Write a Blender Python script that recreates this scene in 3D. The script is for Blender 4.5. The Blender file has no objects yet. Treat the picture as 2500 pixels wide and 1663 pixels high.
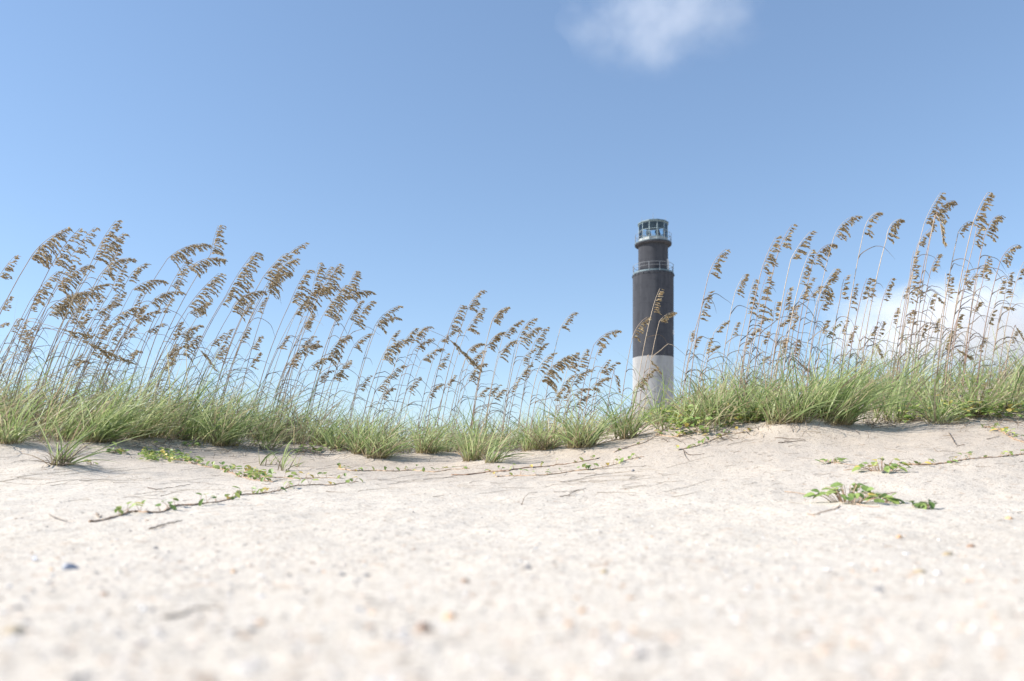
import bpy, math, random
import numpy as np
from mathutils import Vector, noise as mnoise

random.seed(7)
RNG = np.random.default_rng(11)
SC = bpy.context.scene
COL = SC.collection
F, CX, HY, HC = 1855.0, 1250.0, 1140.0, 0.13      # focal length in photo pixels, principal column, horizon row, eye height

# ------------------------------------------------------------------ helpers
def link(name, me, mat=None, parent=None, loc=None):
    o = bpy.data.objects.new(name, me)
    COL.objects.link(o)
    if mat is not None and me is not None:
        me.materials.append(mat)
    if parent is not None:
        o.parent = parent
    if loc is not None:
        o.location = loc
    return o

def tag(o, label=None, cat=None, group=None, kind=None):
    if label: o['label'] = label
    if cat: o['category'] = cat
    if group: o['group'] = group
    if kind: o['kind'] = kind
    return o

def empty(name, loc, label, cat, group=None):
    o = link(name, None, loc=loc)
    o.empty_display_size = 0.1
    return tag(o, label, cat, group)

def np_mesh(name, V, Q, tint=None, smooth=False):
    """V (n,3), Q (m,k) faces of one size, tint (n,4) vertex attribute"""
    me = bpy.data.meshes.new(name)
    V = np.asarray(V, dtype=np.float32); Q = np.asarray(Q, dtype=np.int32)
    k = Q.shape[1]
    me.vertices.add(len(V)); me.vertices.foreach_set('co', V.ravel())
    me.loops.add(Q.size); me.loops.foreach_set('vertex_index', Q.ravel())
    me.polygons.add(len(Q))
    me.polygons.foreach_set('loop_start', np.arange(0, Q.size, k, dtype=np.int32))
    me.polygons.foreach_set('loop_total', np.full(len(Q), k, dtype=np.int32))
    if smooth:
        me.polygons.foreach_set('use_smooth', np.ones(len(Q), dtype=bool))
    if tint is not None:
        a = me.attributes.new('tint', 'FLOAT_COLOR', 'POINT')
        a.data.foreach_set('color', np.asarray(tint, dtype=np.float32).ravel())
    me.update(calc_edges=True)
    me.validate()
    return me

class MB:
    """collects shapes, builds ONE mesh object"""
    def __init__(s): s.v = []; s.f = []; s.t = []
    def add(s, vs, fs, tint=(0.5, 0.5, 0, 1)):
        b = len(s.v)
        s.v += [tuple(v) for v in vs]; s.t += [tint] * len(vs)
        s.f += [tuple(i + b for i in f) for f in fs]
    def box(s, c, sz, rz=0.0, tint=(0.5, 0.5, 0, 1)):
        x, y, z = [a / 2 for a in sz]; ca, sa = math.cos(rz), math.sin(rz)
        vs = []
        for dz in (-z, z):
            for dx, dy in ((-x, -y), (x, -y), (x, y), (-x, y)):
                vs.append((c[0] + dx * ca - dy * sa, c[1] + dx * sa + dy * ca, c[2] + dz))
        s.add(vs, [(3, 2, 1, 0), (4, 5, 6, 7), (0, 1, 5, 4), (1, 2, 6, 5), (2, 3, 7, 6), (3, 0, 4, 7)], tint)
    def tube(s, pts, r0, r1=None, n=5, tint=(0.5, 0.5, 0, 1)):
        r1 = r0 if r1 is None else r1
        pts = [Vector(p) for p in pts]; m = len(pts); vs = []; fs = []
        for i, p in enumerate(pts):
            d = (pts[min(i + 1, m - 1)] - pts[max(i - 1, 0)]).normalized()
            a = d.cross(Vector((0.13, 1, 0.07))).normalized()
            if a.length < 0.1: a = d.cross(Vector((1, 0, 0))).normalized()
            b = d.cross(a)
            rr = r1[i] if isinstance(r1, list) else r0 + (r1 - r0) * i / (m - 1)
            for k in range(n):
                t = 2 * math.pi * k / n
                vs.append(p + a * (rr * math.cos(t)) + b * (rr * math.sin(t)))
        for i in range(m - 1):
            for k in range(n):
                k2 = (k + 1) % n
                fs.append((i * n + k, i * n + k2, (i + 1) * n + k2, (i + 1) * n + k))
        fs.append(tuple(range(n - 1, -1, -1))); fs.append(tuple((m - 1) * n + k for k in range(n)))
        s.add(vs, fs, tint)
    def lathe(s, prof, n=128, c=(0, 0), cap0=True, cap1=True, ph=0.0):
        vs = []; fs = []
        for r, z in prof:
            for k in range(n):
                t = 2 * math.pi * k / n + ph
                vs.append((c[0] + r * math.cos(t), c[1] + r * math.sin(t), z))
        for i in range(len(prof) - 1):
            for k in range(n):
                k2 = (k + 1) % n
                fs.append((i * n + k, i * n + k2, (i + 1) * n + k2, (i + 1) * n + k))
        if cap0: fs.append(tuple(range(n - 1, -1, -1)))
        if cap1: fs.append(tuple((len(prof) - 1) * n + k for k in range(n)))
        s.add(vs, fs)
    def ring(s, R, z, r, n=64, m=6):
        vs = []; fs = []
        for i in range(n):
            t = 2 * math.pi * i / n
            for k in range(m):
                q = 2 * math.pi * k / m
                vs.append(((R + r * math.cos(q)) * math.cos(t), (R + r * math.cos(q)) * math.sin(t), z + r * math.sin(q)))
        for i in range(n):
            for k in range(m):
                i2, k2 = (i + 1) % n, (k + 1) % m
                fs.append((i * m + k, i2 * m + k, i2 * m + k2, i * m + k2))
        s.add(vs, fs)
    def build(s, name, mat, parent=None, smooth=False):
        me = bpy.data.meshes.new(name)
        me.from_pydata(s.v, [], s.f)
        a = me.attributes.new('tint', 'FLOAT_COLOR', 'POINT')
        a.data.foreach_set('color', np.asarray(s.t, dtype=np.float32).ravel())
        if smooth:
            me.polygons.foreach_set('use_smooth', np.ones(len(me.polygons), dtype=bool))
        me.update()
        return link(name, me, mat, parent)

# ------------------------------------------------------------------ terrain
DK = np.array([0.30, 0.40, 0.70, 1.0, 1.5, 2.0, 3.0, 4.0, 5.0, 5.6, 6.2, 7.0, 8.0, 10.0, 14.0])
PX = np.array([0, 300, 600, 1000, 1300, 1500, 1650, 1900, 2200, 2500], dtype=float)
NEAR = [1830, 1663, 1500, 1420, 1345, 1295]
YT = [  # photo rows of the sand surface at each depth, one line per column
 NEAR + [1225, 1175, 1122, 1088, 1062, 1036, 1028, 1060],
 NEAR + [1225, 1180, 1140, 1115, 1086, 1055, 1042, 1065],
 NEAR + [1226, 1184, 1150, 1137, 1114, 1080, 1062, 1078],
 NEAR + [1226, 1182, 1155, 1144, 1131, 1108, 1090, 1098],
 NEAR + [1225, 1178, 1145, 1128, 1113, 1097, 1085, 1094],
 NEAR + [1223, 1166, 1115, 1090, 1070, 1055, 1050, 1080],
 NEAR + [1220, 1152, 1088, 1052, 1020, 997, 990, 1045],
 NEAR + [1216, 1136, 1068, 1032, 1000, 972, 965, 1025],
 NEAR + [1212, 1116, 1060, 1024, 992, 962, 952, 1005],
 NEAR + [1208, 1098, 1034, 994, 962, 936, 926, 995],
]
ZT = np.array([[-(y - HY) / F * d for y, d in zip(r, DK)] + [-0.25] for r in YT])
NU, ND = 241, 500
UG = np.linspace(-1.0, 1.0, NU)
LG = np.linspace(math.log(0.30), math.log(14.0), ND)
_tmp = np.array([np.interp(np.exp(LG), DK, row) for row in ZT])                 # (cols, ND)
GRID = np.array([np.interp(UG, (PX - CX) / F, _tmp[:, j]) for j in range(ND)]).T  # (NU, ND)
def blur(a, n, ax):
    for _ in range(n):
        b = np.concatenate([a.take([0], ax), a, a.take([-1], ax)], ax)
        m = a.shape[ax]
        a = 0.25 * b.take(range(0, m), ax) + 0.5 * b.take(range(1, m + 1), ax) + 0.25 * b.take(range(2, m + 2), ax)
    return a
GRID = blur(blur(GRID, 60, 1), 25, 0)
HUM = []                                                                         # little sand hummocks under the tufts

def gbase(x, y):
    if y < 0.30:
        return float(GRID[NU // 2, 0]) - max(0.0, -y) * 0.03
    if y >= 14.0:
        return -0.25
    u = min(max(x / y, -1.0), 1.0)
    fu = (u + 1.0) / 2.0 * (NU - 1); fl = (math.log(y) - LG[0]) / (LG[-1] - LG[0]) * (ND - 1)
    i = min(int(fu), NU - 2); j = min(int(fl), ND - 2); a = fu - i; b = fl - j
    return float((GRID[i, j] * (1 - a) + GRID[i + 1, j] * a) * (1 - b) + (GRID[i, j + 1] * (1 - a) + GRID[i + 1, j + 1] * a) * b)

def gz(x, y):
    """height of the sand, world z"""
    z = gbase(x, y)
    if -4 < y < 30:
        k = min(1.0, max(0.12, y / 3.0))
        z += k * (0.020 * mnoise.noise((x * 1.3, y * 1.3, 3.1)) + 0.010 * mnoise.noise((x * 4.1, y * 4.1, 9.7)))
        z += min(1.0, max(0.35, y / 2.0)) * (0.0042 * mnoise.noise((x * 13, y * 13, 1.7)) + 0.0022 * mnoise.noise((x * 34, y * 34, 5.7)))
        for hx, hy, hr, hh in HUM:
            q = ((x - hx) ** 2 + (y - hy) ** 2) / (hr * hr)
            if q < 6: z += hh * math.exp(-q)
    return z + HC

def P(px, py, d):
    return Vector(((px - CX) / F * d, d, HC + (HY - py) / F * d))

def hit(px, py, d0=0.35, d1=11.0):
    """where the sight line through a photo pixel first meets the sand"""
    d = d0; prev = d0
    while d < d1:
        p = P(px, py, d)
        if gz(p.x, p.y) >= p.z:
            lo, hi = prev, d
            for _ in range(18):
                m = (lo + hi) / 2; p = P(px, py, m)
                if gz(p.x, p.y) >= p.z: hi = m
                else: lo = m
            p = P(px, py, hi)
            return Vector((p.x, p.y, gz(p.x, p.y)))
        prev = d; d *= 1.01
    x = (px - CX) / F * 7.5
    return Vector((x, 7.5, gz(x, 7.5)))

# ------------------------------------------------------------------ materials
def new_mat(name):
    m = bpy.data.materials.new(name); m.use_nodes = True
    nt = m.node_tree; nt.nodes.clear()
    out = nt.nodes.new('ShaderNodeOutputMaterial')
    return m, nt, out
def N(nt, t, **kw):
    n = nt.nodes.new('ShaderNode' + t)
    for k, v in kw.items(): setattr(n, k, v)
    return n
def ramp(nt, fac, stops, interp='LINEAR'):
    r = N(nt, 'ValToRGB'); r.color_ramp.interpolation = interp
    e = r.color_ramp.elements
    while len(e) < len(stops): e.new(0.5)
    for i, (p, c) in enumerate(stops):
        e[i].position = p; e[i].color = (*c, 1) if len(c) == 3 else c
    nt.links.new(fac, r.inputs[0])
    return r.outputs[0]
def mixc(nt, fac, a, b, mode='MIX'):
    m = N(nt, 'Mix', data_type='RGBA', blend_type=mode)
    for sock, v in ((m.inputs[0], fac), (m.inputs[6], a), (m.inputs[7], b)):
        if isinstance(v, (int, float)): sock.default_value = v
        elif isinstance(v, tuple): sock.default_value = (*v, 1)
        else: nt.links.new(v, sock)
    return m.outputs[2]
def mth(nt, op, a, b=None, c=None):
    m = N(nt, 'Math', operation=op)
    for i, v in enumerate((a, b, c)):
        if v is None: continue
        if isinstance(v, (int, float)): m.inputs[i].default_value = v
        else: nt.links.new(v, m.inputs[i])
    return m.outputs[0]
def coords(nt, scale=(1, 1, 1)):
    tc = N(nt, 'TexCoord'); mp = N(nt, 'Mapping'); mp.inputs['Scale'].default_value = scale
    nt.links.new(tc.outputs['Object'], mp.inputs['Vector'])
    return mp.outputs[0]
def tex_noise(nt, vec, scale, detail=3, rough=0.55):
    n = N(nt, 'TexNoise'); n.inputs['Scale'].default_value = scale
    n.inputs['Detail'].default_value = detail; n.inputs['Roughness'].default_value = rough
    nt.links.new(vec, n.inputs['Vector'])
    return n.outputs[0]

def sand_material():
    m, nt, out = new_mat('sand'); L = nt.links.new
    v = coords(nt)
    big = tex_noise(nt, v, 0.9, 4)
    mid = tex_noise(nt, v, 7.0, 5, 0.6)
    base = mixc(nt, ramp(nt, big, [(0.35, (0, 0, 0)), (0.7, (1, 1, 1))]), SAND_A, SAND_B)
    # the dune face is coarser, browner shell sand than the washed beach
    sx = N(nt, 'SeparateXYZ'); L(v, sx.inputs[0])
    dn = mth(nt, 'ADD', mth(nt, 'ADD', sx.outputs[1], mth(nt, 'MULTIPLY', sx.outputs[0], 0.28)), mth(nt, 'MULTIPLY', mth(nt, 'SUBTRACT', big, 0.5), 2.2))
    dn = ramp(nt, mth(nt, 'DIVIDE', dn, 10.0), [(0.30, (0, 0, 0)), (0.52, (1, 1, 1))])
    base = mixc(nt, dn, base, mixc(nt, ramp(nt, big, [(0.35, (0, 0, 0)), (0.7, (1, 1, 1))]), DUNE_A, DUNE_B))
    base = mixc(nt, mth(nt, 'MULTIPLY', ramp(nt, mid, [(0.45, (0, 0, 0)), (0.75, (1, 1, 1))]), 0.35), base, SAND_C)
    # grains: random shade for every shell grain, three sizes
    for sc, stops, amt in ((330.0, [(0.0, (0.30, 0.27, 0.25)), (0.10, (0.62, 0.55, 0.49)), (0.22, (0.95, 0.95, 0.95)), (0.9, (1.08, 1.07, 1.05))], 0.8),
                           (120.0, [(0.0, (0.17, 0.15, 0.14)), (0.022, (0.55, 0.42, 0.30)), (0.05, (0.82, 0.80, 0.78)), (0.085, (1, 1, 1))], 0.6),
                           (46.0, [(0.0, (0.20, 0.19, 0.20)), (0.010, (0.75, 0.52, 0.36)), (0.022, (0.86, 0.84, 0.84)), (0.05, (1, 1, 1))], 0.3)):
        vo = N(nt, 'TexVoronoi', feature='F1'); vo.inputs['Scale'].default_value = sc
        L(v, vo.inputs['Vector'])
        sep = N(nt, 'SeparateColor'); L(vo.outputs['Color'], sep.inputs[0])
        g = ramp(nt, sep.outputs[0], stops, 'CONSTANT' if sc < 200 else 'LINEAR')
        base = mixc(nt, amt, base, g, 'MULTIPLY')
    # patches of dark heavy mineral grains lying in drifts
    patch = ramp(nt, tex_noise(nt, coords(nt, (2.2, 4.5, 4.5)), 1.0, 4, 0.65), [(0.52, (0, 0, 0)), (0.72, (1, 1, 1))])
    fl = N(nt, 'TexVoronoi', feature='F1'); fl.inputs['Scale'].default_value = 210.0; L(v, fl.inputs['Vector'])
    s2 = N(nt, 'SeparateColor'); L(fl.outputs['Color'], s2.inputs[0])
    dark = mth(nt, 'MULTIPLY', mth(nt, 'LESS_THAN', s2.outputs[1], 0.16), patch)
    base = mixc(nt, mth(nt, 'MULTIPLY', dark, 0.6), base, (0.16, 0.145, 0.14))
    b = N(nt, 'BsdfPrincipled'); L(base, b.inputs['Base Color'])
    b.inputs['Roughness'].default_value = 0.95; b.inputs['Specular IOR Level'].default_value = 0.15
    vb = N(nt, 'TexVoronoi', feature='F1'); vb.inputs['Scale'].default_value = 170.0; L(v, vb.inputs['Vector'])
    hgt = mth(nt, 'ADD', mth(nt, 'MULTIPLY', vb.outputs['Distance'], 0.0016),
              mth(nt, 'ADD', mth(nt, 'MULTIPLY', tex_noise(nt, v, 60.0, 5, 0.7), 0.008), mth(nt, 'MULTIPLY', tex_noise(nt, v, 14.0, 3), 0.012)))
    bp = N(nt, 'Bump'); bp.inputs['Strength'].default_value = 0.42; bp.inputs['Distance'].default_value = 1.0
    L(hgt, bp.inputs['Height']); L(bp.outputs[0], b.inputs['Normal'])
    L(b.outputs[0], out.inputs[0])
    return m

def plant_material(name, stops, base_col=None, base_len=0.22, tip_col=None, transl=0.3, rough=0.6, var=0.25):
    """colour by the blade's own random value (tint.r) and the place along it (tint.g)"""
    m, nt, out = new_mat(name); L = nt.links.new
    at = N(nt, 'Attribute', attribute_name='tint')
    sep = N(nt, 'SeparateColor'); L(at.outputs['Color'], sep.inputs[0])
    c = ramp(nt, sep.outputs[0], stops)
    if base_col:
        c = mixc(nt, ramp(nt, sep.outputs[1], [(0.0, (1, 1, 1)), (base_len, (0, 0, 0))]), c, base_col)
    if tip_col:
        c = mixc(nt, ramp(nt, sep.outputs[1], [(0.72, (0, 0, 0)), (1.0, (0.8, 0.8, 0.8))]), c, tip_col)
    nz = tex_noise(nt, coords(nt), 45.0, 3)
    c = mixc(nt, var, c, ramp(nt, nz, [(0.3, (0.4, 0.4, 0.4)), (0.7, (1.3, 1.3, 1.3))]), 'MULTIPLY')
    b = N(nt, 'BsdfPrincipled'); L(c, b.inputs['Base Color'])
    b.inputs['Roughness'].default_value = rough; b.inputs['Specular IOR Level'].default_value = 0.3
    if transl > 0:
        t = N(nt, 'BsdfTranslucent'); L(c, t.inputs[0])
        mx = N(nt, 'MixShader'); mx.inputs[0].default_value = transl
        L(b.outputs[0], mx.inputs[1]); L(t.outputs[0], mx.inputs[2]); L(mx.outputs[0], out.inputs[0])
    else:
        L(b.outputs[0], out.inputs[0])
    return m

def solid(name, c1, c2, scale=(3, 3, 3), rough=0.7, metal=0.0, lo=0.35, hi=0.7, bump=0.0, spec=0.4):
    m, nt, out = new_mat(name); L = nt.links.new
    v = coords(nt, scale)
    n = tex_noise(nt, v, 1.0, 5, 0.62)
    c = mixc(nt, ramp(nt, n, [(lo, (0, 0, 0)), (hi, (1, 1, 1))]), c1, c2)
    b = N(nt, 'BsdfPrincipled'); L(c, b.inputs['Base Color'])
    b.inputs['Roughness'].default_value = rough; b.inputs['Metallic'].default_value = metal
    b.inputs['Specular IOR Level'].default_value = spec
    if bump:
        bp = N(nt, 'Bump'); bp.inputs['Strength'].default_value = bump; bp.inputs['Distance'].default_value = 0.02
        L(n, bp.inputs['Height']); L(bp.outputs[0], b.inputs['Normal'])
    L(b.outputs[0], out.inputs[0])
    return m

def concrete(name, col, light, dark, amt):
    """weathered painted concrete: vertical streaks, cast lifts and blotches"""
    m, nt, out = new_mat(name); L = nt.links.new
    streak = tex_noise(nt, coords(nt, (2.6, 2.6, 0.16)), 1.0, 5, 0.65)
    blot = tex_noise(nt, coords(nt, (1.0, 1.0, 0.8)), 1.3, 5, 0.6)
    c = mixc(nt, mth(nt, 'MULTIPLY', ramp(nt, streak, [(0.45, (0, 0, 0)), (0.72, (1, 1, 1))]), amt), col, light)
    c = mixc(nt, mth(nt, 'MULTIPLY', ramp(nt, blot, [(0.5, (0, 0, 0)), (0.75, (1, 1, 1))]), amt), c, dark)
    sz = N(nt, 'SeparateXYZ'); L(coords(nt), sz.inputs[0])
    lift = mth(nt, 'LESS_THAN', mth(nt, 'FRACT', mth(nt, 'DIVIDE', sz.outputs[2], 1.83)), 0.045)
    c = mixc(nt, mth(nt, 'MULTIPLY', lift, mth(nt, 'MULTIPLY', blot, 0.55)), c, dark)
    b = N(nt, 'BsdfPrincipled'); L(c, b.inputs['Base Color'])
    b.inputs['Roughness'].default_value = 0.85; b.inputs['Specular IOR Level'].default_value = 0.15; b.inputs['Diffuse Roughness'].default_value = 1.0
    L(b.outputs[0], out.inputs[0])
    return m

SAND_A, SAND_B, SAND_C = (0.625, 0.563, 0.478), (0.665, 0.605, 0.522), (0.58, 0.508, 0.418)
DUNE_A, DUNE_B = (0.45, 0.385, 0.315), (0.54, 0.475, 0.40)
M = {}
M['sand'] = sand_material()
M['grass'] = plant_material('dune_grass', [(0.0, (0.11, 0.17, 0.05)), (0.22, (0.27, 0.36, 0.12)), (0.5, (0.44, 0.52, 0.235)), (0.8, (0.58, 0.60, 0.31)), (0.9, (0.66, 0.56, 0.36)), (1.0, (0.36, 0.26, 0.16))],
                            base_col=(0.30, 0.23, 0.13), base_len=0.18, tip_col=(0.52, 0.52, 0.34), transl=0.48, rough=0.45)
M['straw'] = plant_material('dry_blade', [(0.0, (0.13, 0.095, 0.075)), (0.5, (0.27, 0.205, 0.15)), (1.0, (0.50, 0.41, 0.30))], transl=0.2)
M['stem'] = plant_material('oat_stem', [(0.0, (0.34, 0.23, 0.18)), (0.5, (0.50, 0.38, 0.27)), (1.0, (0.62, 0.50, 0.36))], base_col=(0.28, 0.19, 0.15), base_len=0.5, transl=0.0, var=0.4)
M['seed'] = plant_material('seed_head', [(0.0, (0.28, 0.195, 0.10)), (0.4, (0.46, 0.34, 0.19)), (0.8, (0.62, 0.49, 0.31)), (1.0, (0.74, 0.63, 0.44))], transl=0.36)
M['seed_yellow'] = plant_material('young_seed_head', [(0.0, (0.24, 0.19, 0.07)), (0.6, (0.42, 0.36, 0.15)), (1.0, (0.50, 0.46, 0.26))], transl=0.25)
M['leaf'] = plant_material('vine_leaf', [(0.0, (0.14, 0.23, 0.065)), (0.5, (0.30, 0.41, 0.12)), (0.85, (0.46, 0.52, 0.17)), (1.0, (0.66, 0.52, 0.15))], transl=0.35, rough=0.45)
M['runner'] = plant_material('vine_runner', [(0.0, (0.38, 0.235, 0.155)), (1.0, (0.58, 0.42, 0.29))], transl=0.0, var=0.5)
M['twig'] = plant_material('driftwood', [(0.0, (0.17, 0.125, 0.095)), (1.0, (0.46, 0.37, 0.28))], transl=0.0, var=0.6)
M['black'] = concrete('black_paint', (0.086, 0.089, 0.102), (0.125, 0.127, 0.140), (0.058, 0.060, 0.070), 0.8)
M['white'] = concrete('white_paint', (0.47, 0.465, 0.455), (0.55, 0.545, 0.535), (0.37, 0.36, 0.345), 0.85)
M['grey'] = concrete('bare_concrete', (0.42, 0.40, 0.37), (0.5, 0.48, 0.45), (0.34, 0.32, 0.3), 0.7)
M['metal'] = solid('galvanised_metal', (0.13, 0.18, 0.20), (0.19, 0.245, 0.265), (2, 2, 2), 0.55, 0.1)
M['rail'] = solid('rail_paint', (0.22, 0.235, 0.25), (0.32, 0.335, 0.35), (4, 4, 4), 0.55, 0.1)
M['sill'] = solid('sill_panel', (0.36, 0.37, 0.36), (0.46, 0.47, 0.46), (2, 2, 2), 0.6)
M['frame'] = solid('window_frame_paint', (0.28, 0.36, 0.38), (0.36, 0.44, 0.46), (2, 2, 2), 0.55)
M['darkmetal'] = solid('dark_metal', (0.045, 0.055, 0.065), (0.07, 0.08, 0.09), (3, 3, 3), 0.55, 0.3)
M['ceiling'] = solid('lantern_ceiling', (0.10, 0.14, 0.18), (0.14, 0.19, 0.23), (3, 3, 3), 0.7)
M['door'] = solid('door_paint', (0.62, 0.61, 0.59), (0.72, 0.71, 0.69), (3, 3, 1), 0.6)
M['mussel'] = solid('blue_mussel', (0.20, 0.225, 0.29), (0.40, 0.43, 0.49), (30, 90, 90), 0.3)
M['pearl'] = solid('pearl', (0.62, 0.63, 0.68), (0.78, 0.78, 0.80), (40, 40, 40), 0.25)
PEB = {'grey': solid('grey_pebble', (0.20, 0.19, 0.19), (0.36, 0.34, 0.33), (60, 60, 60), 0.7, bump=0.3),
       'brown': solid('brown_pebble', (0.28, 0.17, 0.11), (0.45, 0.30, 0.21), (60, 60, 60), 0.7, bump=0.3),
       'orange': solid('orange_shell', (0.62, 0.34, 0.16), (0.75, 0.52, 0.33), (60, 60, 60), 0.6, bump=0.3),
       'tan': solid('tan_pebble', (0.36, 0.28, 0.17), (0.52, 0.42, 0.28), (60, 60, 60), 0.7, bump=0.3),
       'white': solid('white_shell', (0.74, 0.72, 0.69), (0.82, 0.81, 0.79), (60, 60, 60), 0.4, bump=0.3)}
def glass():
    m, nt, out = new_mat('lantern_glass'); L = nt.links.new
    t = N(nt, 'BsdfTransparent'); t.inputs[0].default_value = (0.80, 0.90, 0.95, 1)
    g = N(nt, 'BsdfGlossy'); g.inputs['Roughness'].default_value = 0.05; g.inputs[0].default_value = (0.9, 0.95, 1, 1)
    fr = N(nt, 'Fresnel'); fr.inputs[0].default_value = 1.45
    mx = N(nt, 'MixShader'); L(fr.outputs[0], mx.inputs[0]); L(t.outputs[0], mx.inputs[1]); L(g.outputs[0], mx.inputs[2])
    L(mx.outputs[0], out.inputs[0])
    return m
M['glass'] = glass()

# ------------------------------------------------------------------ camera, sun, sky
cam = bpy.data.cameras.new('camera'); co = bpy.data.objects.new('camera', cam); COL.objects.link(co)
co.location = (0, 0, HC); co.rotation_euler = (math.radians(90), 0, 0)
cam.sensor_width = 36.0; cam.lens = 36.0 * F / 2500.0
cam.shift_y = (HY - 831.5) / 2500.0
cam.clip_start = 0.02; cam.clip_end = 20000.0
cam.dof.use_dof = True; cam.dof.focus_distance = 6.0; cam.dof.aperture_fstop = 2.6
SC.camera = co

SUN_EL, SUN_AZ = 36.0, 88.0        # azimuth from straight behind the camera round to the left
te, ta = math.radians(SUN_EL), math.radians(SUN_AZ)
to_sun = Vector((-math.sin(ta) * math.cos(te), -math.cos(ta) * math.cos(te), math.sin(te)))
sl = bpy.data.lights.new('sun', 'SUN'); so = bpy.data.objects.new('sun', sl); COL.objects.link(so)
sl.energy = 4.6; sl.angle = math.radians(0.53); sl.color = (1.0, 0.955, 0.895)
so.location = (-6, -2, 8); so.rotation_euler = to_sun.to_track_quat('Z', 'Y').to_euler()

W = bpy.data.worlds.new('World'); SC.world = W; W.use_nodes = True
wn = W.node_tree; wn.nodes.clear()
sky = wn.nodes.new('ShaderNodeTexSky'); sky.sky_type = 'NISHITA'; sky.sun_disc = False
sky.sun_elevation = te; sky.sun_rotation = math.atan2(to_sun.x, to_sun.y)
sky.altitude = 0.0; sky.air_density = 1.0; sky.dust_density = 0.0; sky.ozone_density = 1.0
bg = wn.nodes.new('ShaderNodeBackground'); bg.inputs[1].default_value = 0.129
wo = wn.nodes.new('ShaderNodeOutputWorld')
gm = wn.nodes.new('ShaderNodeGamma'); gm.inputs[1].default_value = 0.7          # a clear, evenly bright summer sky
mu = wn.nodes.new('ShaderNodeMix'); mu.data_type = 'RGBA'; mu.blend_type = 'MULTIPLY'; mu.inputs[0].default_value = 1.0
mu.inputs[7].default_value = (0.99, 1.155, 1.37, 1)
wn.links.new(sky.outputs[0], gm.inputs[0]); wn.links.new(gm.outputs[0], mu.inputs[6])
wn.links.new(mu.outputs[2], bg.inputs[0]); wn.links.new(bg.outputs[0], wo.inputs[0])
SC.view_settings.view_transform = 'Standard'; SC.view_settings.look = 'None'
SC.view_settings.exposure = 0.75; SC.view_settings.gamma = 1.0
SC.cycles.use_denoising = True
SC.cycles.max_bounces = 8; SC.cycles.transparent_max_bounces = 16; SC.cycles.volume_bounces = 2

# ------------------------------------------------------------------ front tufts (photo pixels of their foot)
#  px, py, blades, blade length m, lean to the right, spread, dry share, description
TUFTS = [
 (144, 1148, 30, 0.50, 0.3, 0.7, 0.2, 'small wind-bitten grass tuft with bare brown base, alone in the sand at left'),
 (22, 1092, 80, 0.55, 0.35, 0.9, 0.12, 'grass tuft at the left edge with long blades over bare sand'),
 (239, 1088, 150, 0.68, 0.75, 0.8, 0.12, 'big grass tuft with long blades arching right over a shaded hollow'),
 (330, 1080, 100, 0.62, 0.7, 0.8, 0.12, 'dense green grass tuft just behind the trailing leaves at left'),
 (445, 1084, 50, 0.50, 0.85, 0.5, 0.05, 'small grass tuft combed flat to the right on the shaded sand bank'),
 (541, 1096, 110, 0.56, 0.4, 0.8, 0.1, 'upright dark green grass tuft on the edge of the shaded sand bank'),
 (640, 1082, 90, 0.55, 0.5, 0.8, 0.15, 'grass tuft right behind the row of thin seedlings'),
 (785, 1097, 80, 0.46, 0.35, 0.8, 0.12, 'dark green grass tuft above a strip of shaded sand left of centre'),
 (826, 1108, 60, 0.40, 0.3, 0.8, 0.2, 'small grass tuft in a shaded dip beside a straw-based tuft'),
 (880, 1122, 70, 0.46, 0.1, 0.7, 0.3, 'narrow upright grass tuft with brown stubble, touching a wider tuft'),
 (920, 1130, 130, 0.50, 0.25, 0.8, 0.3, 'wide grass tuft with thick straw base at the sand edge left of centre'),
 (1043, 1114, 120, 0.46, 0.3, 0.9, 0.25, 'bushy grass tuft with dead brown skirt near the middle'),
 (1154, 1138, 90, 0.46, 0.15, 0.8, 0.3, 'thin airy grass tuft standing furthest out on the middle sand'),
 (1204, 1141, 34, 0.34, 0.9, 0.4, 0.1, 'low grass tuft lying over to the right beside a trailing vine'),
 (1292, 1119, 50, 0.34, 0.1, 0.7, 0.3, 'short grass tuft with brown stubble left of the fan-shaped tuft'),
 (1332, 1116, 80, 0.38, 0.1, 0.8, 0.45, 'straw coloured grass tuft pressed against the fan-shaped tuft'),
 (1417, 1104, 130, 0.52, 0.0, 1.15, 0.35, 'large fan-shaped grass tuft left of the lighthouse foot'),
 (1529, 1081, 80, 0.50, 0.15, 0.8, 0.25, 'grass tuft with upright blades on the slope below the lighthouse'),
 (1607, 1046, 26, 0.62, 0.1, 0.9, 0.05, 'tall open grass tuft crossing the white part of the lighthouse'),
 (1690, 1054, 50, 0.42, 0.1, 1.0, 0.2, 'sprawling grass tuft in the sand right of the lighthouse foot'),
 (1748, 1046, 80, 0.52, 0.1, 1.0, 0.15, 'grass tuft with crossing pale blades on the bright slope'),
 (1830, 1050, 60, 0.48, 0.2, 1.0, 0.2, 'loose grass tuft between two denser ones on the bright slope'),
 (1900, 1058, 70, 0.50, 0.15, 0.9, 0.25, 'grass tuft at the lip of the bare slope with fallen straws in front'),
 (1950, 1056, 70, 0.50, 0.3, 0.9, 0.2, 'grass tuft with reddish dry foot beside the biggest leaning tuft'),
 (1990, 1046, 150, 0.58, 0.6, 0.8, 0.1, 'biggest grass tuft of the dune at right, leaning over the sand'),
 (2042, 1054, 140, 0.60, 0.9, 0.5, 0.12, 'flat-lying grass tuft whose blades sweep right along the sand'),
 (2292, 1047, 46, 0.46, 0.1, 1.0, 0.2, 'sparse grass tuft above the bent twig on the right slope'),
 (2376, 1030, 80, 0.46, 0.3, 0.9, 0.3, 'grass tuft over a dark hollow near the right edge'),
 (2460, 1015, 70, 0.46, 0.2, 0.9, 0.3, 'grass tuft at the right edge above a shaded sand lip'),
]
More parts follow.
